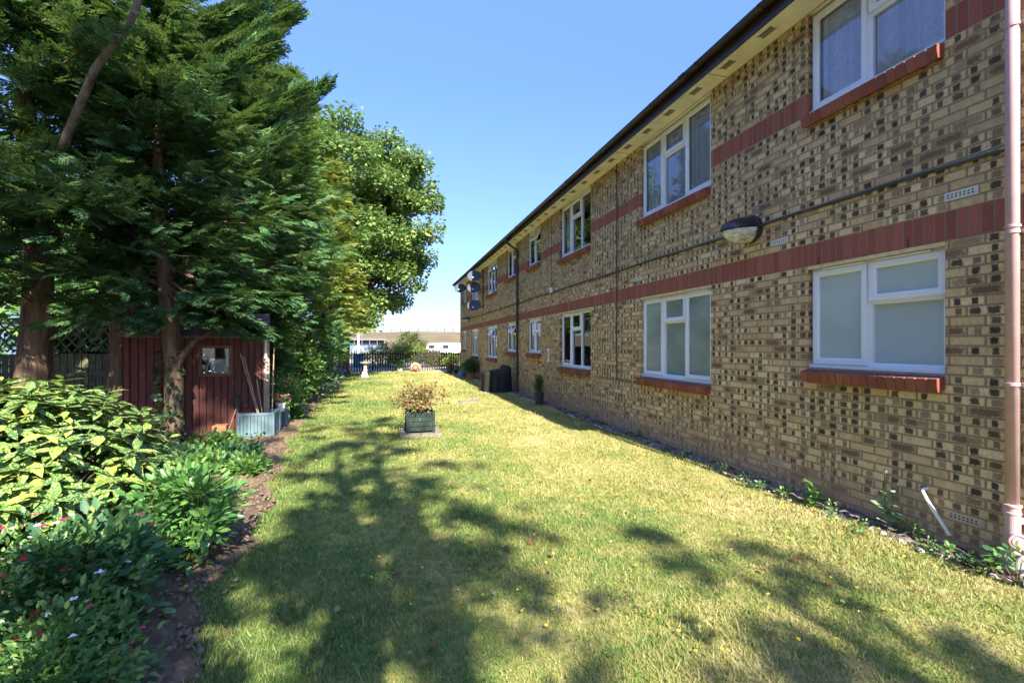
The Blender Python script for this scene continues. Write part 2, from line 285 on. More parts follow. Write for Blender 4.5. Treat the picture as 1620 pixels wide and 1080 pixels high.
# ---------------------------------------------------------------- object helpers
def tag(o, label=None, cat=None, group=None, kind=None):
    if label: o['label'] = label
    if cat: o['category'] = cat
    if group: o['group'] = group
    if kind: o['kind'] = kind
    return o
def empty(name, loc, label=None, cat=None, group=None, rz=0):
    o = bpy.data.objects.new(name, None); COL.objects.link(o); o.location = loc; o.rotation_euler = (0, 0, rz); o.empty_display_size = .1
    return tag(o, label, cat, group)
def link(name, me, mat, parent=None, world=True):
    """geometry is given in world space unless world=False (then local to the parent)"""
    if mat: me.materials.append(mat)
    o = bpy.data.objects.new(name, me); COL.objects.link(o)
    if parent:
        o.parent = parent
        if world:
            m = Matrix.Identity(4); q = parent
            while q: m = q.matrix_basis @ m if q.parent is None else (q.matrix_parent_inverse @ q.matrix_basis) @ m; q = q.parent
            o.matrix_parent_inverse = m.inverted()
    return o
class MB:
    def __init__(s): s.v = []; s.f = []
    def add(s, vs, fs):
        b = len(s.v); s.v.extend([tuple(v) for v in vs]); s.f.extend([tuple(i+b for i in f) for f in fs]); return s
    def box(s, x0, x1, y0, y1, z0, z1, rot=None, c=None):
        vs = [(x, y, z) for x in (x0, x1) for y in (y0, y1) for z in (z0, z1)]
        if rot is not None:
            c = Vector(c if c is not None else ((x0+x1)/2, (y0+y1)/2, (z0+z1)/2)); vs = [tuple(rot @ (Vector(v)-c)+c) for v in vs]
        return s.add(vs, [(0, 1, 3, 2), (4, 6, 7, 5), (0, 4, 5, 1), (2, 3, 7, 6), (0, 2, 6, 4), (1, 5, 7, 3)])
    def beam(s, a, b, w, h=None, up=(0, 0, 1)):
        a, b = Vector(a), Vector(b); h = h or w; d = (b-a).normalized(); up = Vector(up)
        if abs(d.dot(up)) > .98: up = Vector((0, 1, 0))
        r = d.cross(up).normalized()*w/2; u = r.cross(d).normalized()*h/2
        vs = [p+i*r+j*u for p in (a, b) for i, j in ((-1, -1), (1, -1), (1, 1), (-1, 1))]
        return s.add(vs, [(3, 2, 1, 0), (4, 5, 6, 7)]+[(i, (i+1) % 4, 4+(i+1) % 4, 4+i) for i in range(4)])
    def tube(s, pts, rad, n=8, cap=True):
        pts = [Vector(p) for p in pts]; k = len(pts)
        if not hasattr(rad, '__len__'): rad = [rad]*k
        b = len(s.v); ref = Vector((0, 0, 1)); prev = None
        for i, p in enumerate(pts):
            d = (pts[min(i+1, k-1)]-pts[max(i-1, 0)]).normalized()
            if prev is None:
                r0 = d.cross(ref if abs(d.z) < .9 else Vector((1, 0, 0))).normalized()
            else: r0 = (prev-d*prev.dot(d)).normalized()
            prev = r0; r1 = d.cross(r0)
            for j in range(n):
                a = 2*math.pi*j/n; s.v.append(tuple(p+(r0*math.cos(a)+r1*math.sin(a))*rad[i]))
        for i in range(k-1):
            for j in range(n): s.f.append((b+i*n+j, b+i*n+(j+1) % n, b+(i+1)*n+(j+1) % n, b+(i+1)*n+j))
        if cap: s.f.append(tuple(b+j for j in range(n))[::-1]); s.f.append(tuple(b+(k-1)*n+j for j in range(n)))
        return s
    def lathe(s, c, prof, n=24, axis=None):
        """prof: (radius, height) list"""
        b = len(s.v); q = Vector((0, 0, 1)).rotation_difference(Vector(axis)) if axis is not None else None
        for r, h in prof:
            for j in range(n):
                a = 2*math.pi*j/n; v = Vector((r*math.cos(a), r*math.sin(a), h))
                if q: v = q @ v
                s.v.append(tuple(v+Vector(c)))
        for i in range(len(prof)-1):
            for j in range(n): s.f.append((b+i*n+j, b+i*n+(j+1) % n, b+(i+1)*n+(j+1) % n, b+(i+1)*n+j))
        return s
    def ring(s, y0, y1, z0, z1, prof):
        """rectangular mitred frame in the wall plane; prof = (inset, x) list"""
        b = len(s.v)
        for ins, x in prof:
            s.v += [(x, y0+ins, z0+ins), (x, y1-ins, z0+ins), (x, y1-ins, z1-ins), (x, y0+ins, z1-ins)]
        for i in range(len(prof)-1):
            for j in range(4): s.f.append((b+i*4+j, b+i*4+(j+1) % 4, b+(i+1)*4+(j+1) % 4, b+(i+1)*4+j))
        return s
    def me(s, name, smooth=False):
        m = bpy.data.meshes.new(name); m.from_pydata(s.v, [], s.f); m.update()
        if smooth: m.polygons.foreach_set('use_smooth', [True]*len(m.polygons))
        return m
    def build(s, name, mat, parent=None, smooth=False, world=True, bevel=0):
        o = link(name, s.me(name, smooth), mat, parent, world)
        if bevel:
            md = o.modifiers.new('bevel', 'BEVEL'); md.width = bevel; md.segments = 2; md.limit_method = 'ANGLE'
        return o
def np_mesh(name, V, k, mat, parent=None, smooth=False):
    """V (n,k,3): n separate k-gons"""
    n_ = V.shape[0]; me = bpy.data.meshes.new(name); me.vertices.add(n_*k); me.vertices.foreach_set('co', V.reshape(-1).astype(np.float32))
    me.loops.add(n_*k); me.loops.foreach_set('vertex_index', np.arange(n_*k, dtype=np.int32))
    me.polygons.add(n_); me.polygons.foreach_set('loop_start', np.arange(0, n_*k, k, dtype=np.int32)); me.polygons.foreach_set('loop_total', np.full(n_, k, np.int32))
    me.update(calc_edges=True); return link(name, me, mat, parent)
def np_tmpl(name, T, faces, pos, rot, scl, mat, parent=None):
    """instances a template (v,3) with faces (f,4) baked into one mesh; connected islands per instance"""
    n_, v, f = len(pos), len(T), len(faces); k = len(faces[0])
    V = np.einsum('nij,vj->nvi', rot, T)*scl[:, None, None]+pos[:, None, :]
    Fx = (np.array(faces)[None]+(np.arange(n_)*v)[:, None, None]).reshape(-1)
    me = bpy.data.meshes.new(name); me.vertices.add(n_*v); me.vertices.foreach_set('co', V.reshape(-1).astype(np.float32))
    me.loops.add(len(Fx)); me.loops.foreach_set('vertex_index', Fx.astype(np.int32))
    me.polygons.add(n_*f); me.polygons.foreach_set('loop_start', np.arange(0, n_*f*k, k, dtype=np.int32)); me.polygons.foreach_set('loop_total', np.full(n_*f, k, np.int32))
    me.update(calc_edges=True); return link(name, me, mat, parent)
def basis(d, up):
    """rotation matrices whose local +Y = d, local +Z ~ up"""
    d = d/np.linalg.norm(d, axis=1, keepdims=True); x = np.cross(d, up); x /= np.maximum(np.linalg.norm(x, axis=1, keepdims=True), 1e-6); z = np.cross(x, d)
    return np.stack([x, d, z], axis=2)
def rdir(n_, g=None):
    g = g or rng; v = g.normal(size=(n_, 3)); return v/np.linalg.norm(v, axis=1, keepdims=True)
# leaf templates
LEAF = np.array([(0, 0, 0), (-.22, .35, .05), (0, .35, 0), (.22, .35, .05), (-.16, .72, .03), (0, .72, -.02), (.16, .72, .03), (0, 1, -.08)])
LEAFF = [(0, 2, 1, 1), (0, 3, 3, 2), (1, 2, 5, 4), (2, 3, 6, 5), (4, 5, 7, 7), (5, 6, 7, 7)]
QL = np.array([(0, 0, 0), (-.28, .5, .07), (0, 1, 0), (.28, .5, .07)]); QLF = [(0, 3, 2, 1)]
ML = np.array([(0, 0, 0), (-.5, .15, .06), (-.42, .62, .05), (0, 1, -.06), (.42, .62, .05), (.5, .15, .06)]); MLF = [(0, 3, 2, 1), (0, 5, 4, 3)]
SLIM = np.array([(0, 0, 0), (-.13, .45, .04), (0, 1, -.06), (.13, .45, .04)])
def tri4(T, Fs): return T, Fs
def fixf(Fs): return [f if len(set(f)) == 4 else None for f in Fs]
LEAFT = [(0, 2, 1), (0, 3, 2), (1, 2, 5), (1, 5, 4), (2, 3, 6), (2, 6, 5), (4, 5, 7), (5, 6, 7)]
def spray_template(seed):
    g = np.random.default_rng(seed); vs = []; fs = []
    def fing(p, d, L, wd):
        b = len(vs); d = np.array(d); nrm = np.array((-d[1], d[0], 0)); p = np.array(p)
        vs.extend([p, p+d*L*.45+nrm*wd*1.05, p+d*L+np.array((0, 0, -.05*L)), p+d*L*.45-nrm*wd*1.05]); fs.append((b, b+3, b+2, b+1))
    fing((0, 0, 0), (0, 1, 0), 1, .025)
    for i in range(7):
        t = .08+.12*i; L = .42*(1-t*.75)*g.uniform(.8, 1.15)
        for s in (-1, 1):
            a = R(38+g.uniform(-8, 8)); d = (s*math.sin(a), math.cos(a), 0); z = g.uniform(-.03, .03); fing((0, t, z), d, L, .035)
            fing((d[0]*L*.35, t+d[1]*L*.35, z), (d[0]*.35, .94, 0), L*.5, .03)
    return np.array(vs), fs
SPR = spray_template(3)
def cheap_spray():
    vs = []; fs = []
    for x, y, dx, dy, L in ((0, 0, 0, 1, 1), (0, .15, .6, .8, .5), (0, .15, -.6, .8, .5), (0, .45, .5, .86, .4), (0, .45, -.5, .86, .4)):
        b = len(vs); vs += [(x, y, 0), (x+dx*L*.5-dy*.07, y+dy*L*.5+dx*.07, .01), (x+dx*L, y+dy*L, -.03), (x+dx*L*.5+dy*.07, y+dy*L*.5-dx*.07, .01)]; fs.append((b, b+3, b+2, b+1))
    return np.array(vs, float), fs
CSPR = cheap_spray()

# ---------------------------------------------------------------- ground
def hgt(x, y): return 0.012*np.sin(x*1.7+.3)*np.cos(y*1.1)+.008*np.sin(x*4.1+y*3.3)
def sheet(name, x0, x1, y0, y1, nx, ny, z, mat, kind='structure', bumpy=False, keep=None, hf=None):
    X, Y = np.meshgrid(np.linspace(x0, x1, nx+1), np.linspace(y0, y1, ny+1)); Z = np.full(X.shape, float(z))
    if bumpy: Z = Z+hgt(X, Y)
    if hf: Z = Z+hf(X, Y)
    V = np.stack([X, Y, Z], -1).reshape(-1, 3); f = []
    for j in range(ny):
        for i in range(nx):
            a = j*(nx+1)+i
            if keep and not keep((x0+(x1-x0)*(i+.5)/nx), (y0+(y1-y0)*(j+.5)/ny)): continue
            f.append((a, a+1, a+nx+2, a+nx+1))
    me = bpy.data.meshes.new(name); me.from_pydata(V.tolist(), [], f); me.update(); me.polygons.foreach_set('use_smooth', [True]*len(f))
    return tag(link(name, me, mat), kind=kind)
sheet('ground', -900, 900, -300, 1500, 12, 12, -.10, MAT['yard'])
# edge between flower bed and lawn, traced on the ground
EDGE = [G(300, 1079), G(318, 980), G(350, 930), G(400, 870), G(425, 800), G(440, 745), G(455, 712), G(475, 675), G(498, 645), G(520, 622), G(545, 604)]
EDGE = sorted([(p[1], p[0]) for p in EDGE]); EY = np.array([e[0] for e in EDGE]); EX = np.array([e[1] for e in EDGE])
EY = np.concatenate([[-20.], EY, [30.]]); EX = np.concatenate([[EX[0]-.2], EX, [EX[-1]-.6]])
def edge_x(y): return np.interp(y, EY, EX)+.05*np.sin(np.asarray(y)*5.3)+.03*np.sin(np.asarray(y)*13.1)
def lawn_right(y): return np.where(np.asarray(y) < 9, 4.02, 3.86)-.03*np.sin(np.asarray(y)*6.1)
sheet('lawn', -8, 4.3, -14, 29, 90, 300, 0.0, MAT['turf'], bumpy=True)
def bedh(X, Y):
    e = edge_x(Y); d = np.clip((e-X+.03)/.07, 0, 1); return -.05+.075*d+.02*np.clip((e-X)/.5, 0, 1)+.025*np.sin(X*9)*np.sin(Y*7)*d+.02*np.sin(X*23+Y*17)*d
sheet('flower_bed', -12, 0.2, -14, 29, 160, 500, .0, MAT['soil'], hf=bedh)
sheet('gravel_strip', 3.9, 4.5, 1.2, 29, 14, 420, 0, MAT['gravel'], hf=lambda X, Y: -.03+.05*np.clip((X-3.93)/.08, 0, 1)+.012*np.sin(X*60)*np.sin(Y*41)+.012*np.sin(Y*23.7))
# dry grass embankment far behind
def hillz(X, Y):
    t = np.clip((Y-78)/60, 0, 1); return (t*t*(3-2*t))*(4.6+.9*np.sin(X*.012+1.2)+.35*np.clip(X/30, -1.5, 2))+.15*np.sin(X*.21)*t
sheet('hill', -500, 500, 70, 420, 200, 60, -.05, MAT['hill'], hf=hillz)
sheet('road', -300, 300, 58, 66, 4, 2, -.04, MAT['concrete'])

# ---------------------------------------------------------------- lawn blades
def grass():
    N = 420000
    Zc = 1.5*np.exp(rng.random(N)**.80*math.log(26/1.5)); u = rng.uniform(-1.16, 1.16, N); Xc = u*Zc
    X = Xc*CP+Zc*SP; Y = Zc*CP-Xc*SP
    e = edge_x(Y); keep = (X > e-.22*rng.random(N)**3) & (X < lawn_right(Y)) & (Y < 28.6)
    # thin, worn patches
    X, Y, Zc = X[keep], Y[keep], Zc[keep]; n_ = len(X)
    patch = np.sin(X*2.3+1.1*np.sin(Y*1.3))*np.sin(Y*1.9+X*.7); L = (.020+.022*rng.random(n_))*(1+.30*patch)*(1+.035*Zc); L = L*np.where(rng.random(n_) < .04, 1.7, 1)
    nearedge = np.exp(-np.abs(X-edge_x(Y))/.12); L *= 1+.6*nearedge
    ring = np.clip(1-np.hypot(X-.6, Y-8.2)/.6, 0, 1); L *= 1+.5*ring
    a = rng.uniform(0, 2*math.pi, n_); lean = rng.uniform(.3, 1.15, n_); wd = (.0014+.0009*Zc)*rng.uniform(.7, 1.4, n_)
    base = np.stack([X, Y, hgt(X, Y)-.004], 1); d = np.stack([np.cos(a)*lean, np.sin(a)*lean, np.ones(n_)], 1); d /= np.linalg.norm(d, axis=1, keepdims=True)
    b = rng.uniform(0, 2*math.pi, n_); s = np.stack([np.cos(b), np.sin(b), np.zeros(n_)], 1)*wd[:, None]
    V = np.stack([base-s, base+s, base+d*L[:, None]], 1); tag(np_mesh('grass', V, 3, MAT['blade']), 'short dry and green blades covering the whole lawn', 'grass', kind='stuff')
grass()
def flat_flowers(name, label, N, area, mat, size, z):
    X, Y = area(N); n_ = len(X); g = np.arange(6)*math.pi/3; r = size*rng.uniform(.6, 1.2, n_)
    V = np.stack([np.stack([X+np.cos(t)*r, Y+np.sin(t)*r, hgt(X, Y)+z+rng.uniform(-.006, .006, n_)], 1) for t in g], 1)
    tag(np_mesh(name, V, 6, mat), label, 'flowers', kind='stuff')
def dand(N):
    Zc = 2.2*np.exp(rng.random(N)**.55*math.log(22/2.2)); Xc = rng.uniform(-1, 1.1, N)*Zc; X = Xc*CP+Zc*SP; Y = Zc*CP-Xc*SP
    k = (X > edge_x(Y)+.3) & (X < lawn_right(Y)-.05) & (Y < 26) & (rng.random(N) < np.clip((X+.6)/2.6, .04, 1)*(.35+.65*(np.sin(X*2+Y)*np.sin(Y*1.7) > 0))); return X[k], Y[k]
flat_flowers('dandelion_heads', 'tiny yellow dandelion heads dotted over the lawn', 3200, dand, MAT['yellow'], .010, .036)
def lit(N):
    X, Y = dand(N); return X-.8*rng.random(len(X)), Y
flat_flowers('fallen_petals', 'small pale petals and daisies scattered on the lawn', 200, lit, MAT['palepetal'], .007, .034)
def clover():
    g_ = np.random.default_rng(77); npz = 170; Yc = 2+22*g_.random(npz)**1.6; Xc = g_.uniform(-2.2, 3.9, npz); X = np.repeat(Xc, 60)+g_.normal(0, .10, npz*60); Y = np.repeat(Yc, 60)+g_.normal(0, .10, npz*60)
    k = (X > edge_x(Y)+.02) & (X < lawn_right(Y)); X, Y = X[k], Y[k]; n_ = len(X); pos = np.stack([X, Y, hgt(X, Y)+.014+.014*g_.random(n_)], 1); d = rdir(n_, g_); d[:, 2] = .15
    tag(np_tmpl('clover', ML, MLF, pos, basis(d, np.tile((0, 0, 1.), (n_, 1))+g_.normal(0, .3, (n_, 3))), g_.uniform(.006, .014, n_), MAT['bushleaf']), 'small patches of clover and broad leaved weeds in the lawn', 'clover', kind='stuff')
    n_ = 420; Y = 2+20*g_.random(n_)**1.3; X = edge_x(Y)+4.5*g_.random(n_)**1.7; k = X < lawn_right(Y); X, Y = X[k], Y[k]; n_ = len(X); pos = np.stack([X, Y, hgt(X, Y)+.036], 1); d = rdir(n_, g_); d[:, 2] *= .2
    tag(np_tmpl('fallen_leaves', ML, MLF, pos, basis(d, np.tile((0, 0, 1.), (n_, 1))+g_.normal(0, .4, (n_, 3))), g_.uniform(.02, .045, n_), MAT['rust']), 'dry brown leaves fallen on the lawn', 'fallen leaves', kind='stuff')
clover()
# loose stones and leaf litter on bed edge and wall foot
def rubble(name, label, n_, px, py, s0, s1, mat, zz=0.0):
    T = np.array([(-.5, -.5, 0), (.5, -.4, 0), (.45, .5, 0), (-.4, .45, 0), (-.35, -.3, .5), (.3, -.3, .45), (.3, .3, .5), (-.3, .3, .4)]); Fq = [(0, 1, 5, 4), (1, 2, 6, 5), (2, 3, 7, 6), (3, 0, 4, 7), (4, 5, 6, 7)]
    pos = np.stack([px, py, np.full(n_, zz)], 1); a = rng.uniform(0, 6.28, n_); d = np.stack([np.cos(a), np.sin(a), rng.uniform(-.3, .3, n_)], 1)
    tag(np_tmpl(name, T, Fq, pos, basis(d, np.tile((0, 0, 1.), (n_, 1))), rng.uniform(s0, s1, n_), mat), label, 'rubble', kind='stuff')
ny = 900; yy = rng.uniform(2, 22, ny)
rubble('loose_stones', 'small loose stones and grit along the foot of the brick wall', ny, rng.uniform(3.93, 4.2, ny), yy, .012, .045, MAT['stone'])
MAT['chip'] = plain('brown_stone_chips', (.22, .165, .12), .95, .05, .4, 30, .2)
ny = 700; yy = rng.uniform(2, 9, ny)
rubble('bed_stones', 'small brown stones and chips on the bare soil edge', ny, edge_x(yy)-rng.random(ny)**1.3*.9-.01, yy, .006, .022, MAT['chip'], .022)
ny = 2600; yy = rng.uniform(2, 12, ny)
rubble('leaf_litter', 'brown litter and crumbs of soil on the flower bed edge', ny, edge_x(yy)-rng.random(ny)**1.5*1.2-.02, yy, .010, .036, MAT['twig'], .03)

# ---------------------------------------------------------------- building
W = 4.235; Y0, Y1 = 1.85, 26.85; ZB0, ZB1, ZU0, ZU1, ZS = 2.39, 2.615, 3.965, 4.19, 5.015
XS = 3.905    # soffit outer edge
bld = empty('apartment_building', (W, Y0, 0), 'two storey apartment block of speckled buff brick with red brick bands', 'building')
# type: (y near, y far, z bottom, z top, kind, inside, open vent)
WIN = [
 (2.54, 3.76, 1.34, ZB0, 2, 'blind', 0), (5.22, 7.00, 1.04, ZB0, 3, 'blind2', 0), (8.98, 10.76, 1.04, ZB0, 3, 'dark', 0), (12.27, 13.49, 1.34, ZB0, 2, 'dark', 0),
 (14.84, 16.06, 1.34, ZB0, 2, 'dark', 1), (17.59, 19.37, 1.04, ZB0, 3, 'netside', 1), (21.43, 23.21, 1.04, ZB0, 3, 'dark', 0), (24.78, 26.0, 1.34, ZB0, 2, 'dark', 0),
 (2.54, 3.76, ZU0, ZS-.01, 2, 'lace', 0), (5.22, 7.00, 3.74, ZS-.01, 3, 'net', 0), (8.98, 10.76, 3.74, ZS-.01, 3, 'laceside', 0), (12.27, 13.49, ZU0, ZS-.01, 2, 'dark', 1),
 (14.84, 16.06, ZU0, ZS-.01, 2, 'dark', 0), (17.59, 19.37, 3.74, ZS-.01, 3, 'dark', 1), (21.43, 23.21, 3.74, ZS-.01, 3, 'netside', 0), (24.78, 26.0, ZU0, ZS-.01, 2, 'net', 0)]
def in_open(y, z):
    return any(a < y < b and c < z < d+.02 for a, b, c, d, *_ in WIN)
ys = sorted({Y0, Y1} | {v for q in WIN for v in q[:2]}); zs = sorted({-.3, ZB0, ZB1, ZU0, ZU1, 1.04, 1.34, 3.74, ZS-.01, ZS+.1})
wall = MB(); band = MB()
for i in range(len(ys)-1):
    for j in range(len(zs)-1):
        yc, zc = (ys[i]+ys[i+1])/2, (zs[j]+zs[j+1])/2
        if in_open(yc, zc): continue
        m = band if (ZB0 < zc < ZB1 or ZU0 < zc < ZU1) else wall
        m.add([(W, ys[i], zs[j]), (W, ys[i+1], zs[j]), (W, ys[i+1], zs[j+1]), (W, ys[i], zs[j+1])], [(0, 3, 2, 1)])
RV = .11
for a, b, c, d, *_ in WIN:
    for y in (a, b):
        for z0, z1 in ((c, min(d, ZU0)), (ZU0, ZU1), (ZU1, d)) if c > 3 else ((c, d),):
            if z1 <= z0+.001: continue
            m = band if (c > 3 and abs(z0-ZU0) < .001 and abs(z1-ZU1) < .001) else wall
            m.add([(W, y, z0), (W+RV, y, z0), (W+RV, y, z1), (W, y, z1)], [(0, 1, 2, 3)])
    wall.add([(W, a, c), (W, b, c), (W+RV, b, c), (W+RV, a, c)], [(0, 1, 2, 3)])
    if d < 3: band.add([(W, a, d), (W, b, d), (W+RV, b, d), (W+RV, a, d)], [(0, 1, 2, 3)])
XB = W+9
for (xa, ya, xb, yb) in ((W, Y0, XB, Y0), (XB, Y0, XB, Y1), (XB, Y1, W, Y1)):
    for z0, z1 in ((-.3, ZB0), (ZB0, ZB1), (ZB1, ZU0), (ZU0, ZU1), (ZU1, ZS+.1)):
        (band if z0 in (ZB0, ZU0) else wall).add([(xa, ya, z0), (xb, yb, z0), (xb, yb, z1), (xa, ya, z1)], [(0, 1, 2, 3)])
xm = (W+XB)/2; rz = ZS+.1+(xm-W)*.50
wall.add([(W, Y0, ZS+.1), (XB, Y0, ZS+.1), (xm, Y0, rz)], [(0, 1, 2)]); wall.add([(W, Y1, ZS+.1), (XB, Y1, ZS+.1), (xm, Y1, rz)], [(0, 2, 1)])
wall.build('wall', MAT['brick'], bld); band.build('soldier_band', MAT['soldier'], bld)
# dark rooms behind the windows: inner leaf, floors
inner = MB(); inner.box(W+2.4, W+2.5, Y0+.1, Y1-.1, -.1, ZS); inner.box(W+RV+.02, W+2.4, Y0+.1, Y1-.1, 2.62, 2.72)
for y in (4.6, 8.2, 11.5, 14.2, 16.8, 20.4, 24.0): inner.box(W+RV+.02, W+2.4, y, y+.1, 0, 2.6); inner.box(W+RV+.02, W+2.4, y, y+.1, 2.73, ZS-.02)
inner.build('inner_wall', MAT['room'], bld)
# eaves
roof = MB(); EH = ZS+.150
pr = .50; ov = W-XS
for sgn, xe in ((1, XS-.06), (-1, XB+ov)):
    a = (xe, EH) ; b = (xm, EH+(xm-(XS-.06))*pr)
    roof.add([(a[0], Y0-.15, a[1]), (a[0], Y1+.15, a[1]), (b[0], Y1+.15, b[1]), (b[0], Y0-.15, b[1]), (a[0], Y0-.15, a[1]-.03), (a[0], Y1+.15, a[1]-.03), (b[0], Y1+.15, b[1]-.05), (b[0], Y0-.15, b[1]-.05)],
             [(0, 1, 2, 3), (7, 6, 5, 4), (0, 4, 5, 1), (0, 3, 7, 4), (1, 5, 6, 2)])
y = Y0-.1
while y < Y1+.1:      # first course of tiles: rolled edge over the gutter
    roof.tube([(XS-.10, y, EH-.012), (XS+.6, y, EH-.012+.7*pr)], .026, 8); y += .30
roof.build('roof', MAT['tile'], bld)
so_ = MB().box(XS, W+.35, Y0-.15, Y1+.15, ZS, ZS+.02); so_.build('soffit', MAT['soffit'], bld)
for y in np.arange(4.9, Y1, 2.44): MB().box(XS+.02, W-.01, y, y+.006, ZS-.003, ZS-.0002).build('soffit_joint', MAT['vent'], bld)
MB().box(XS-.022, XS-.001, Y0-.15, Y1+.15, ZS-.03, ZS+.12).build('fascia', MAT['fascia'], bld)
ev = MB().box(XS-.03, W, Y1+.151, Y1+.17, ZS-.02, ZS+.16); ev.build('eave_end', MAT['fascia'], bld)
gx, gz, gr = XS-.085, ZS+.135, .058
gt = MB(); na = 12; pts = []
for k in range(na+1):
    a = math.pi+math.pi*k/na; pts.append((gx+gr*math.cos(a), gz+gr*math.sin(a)))
for k in range(na, -1, -1):
    a = math.pi+math.pi*k/na; pts.append((gx+(gr-.004)*math.cos(a), gz+(gr-.004)*math.sin(a)))
vs = [(x, yy_, z) for yy_ in (Y0-.15, Y1+.2) for x, z in pts]; k = len(pts)
gt.add(vs, [(i, (i+1) % k, k+(i+1) % k, k+i) for i in range(k)]+[tuple(range(k)), tuple(range(2*k-1, k-1, -1))])
gut = gt.build('gutter', MAT['fascia'], bld, smooth=True)
def halfband(mb, y0, y1, r):
    for k in range(na):
        a0, a1 = math.pi+math.pi*k/na, math.pi+math.pi*(k+1)/na
        mb.add([(gx+r*math.cos(a), y, gz+r*math.sin(a)) for a in (a0, a1) for y in (y0, y1)], [(0, 1, 3, 2)])
for y in np.arange(3.9, Y1, 1.02):
    b_ = MB(); halfband(b_, y, y+.03, gr+.004); b_.box(XS-.03, XS-.02, y, y+.03, gz-.09, gz+.01); b_.build('gutter_bracket', MAT['fascia'], gut)
for y in (5.15, 9.15, 13.15, 18.0, 22.0):
    b_ = MB(); halfband(b_, y, y+.13, gr+.006); halfband(b_, y+.02, y+.035, gr+.012); halfband(b_, y+.095, y+.11, gr+.012); b_.build('gutter_union', MAT['fascia'], gut)
for y in np.arange(2.8, Y1-.2, .60):
    v_ = MB()
    for q in range(4): v_.box(XS+.11+q*.016, XS+.118+q*.016, y, y+.17, ZS-.004, ZS-.0005)
    v_.box(XS+.10, XS+.106, y-.01, y+.18, ZS-.006, ZS-.0005); v_.box(XS+.176, XS+.182, y-.01, y+.18, ZS-.006, ZS-.0005)
    v_.build('soffit_vent', MAT['vent'], bld)
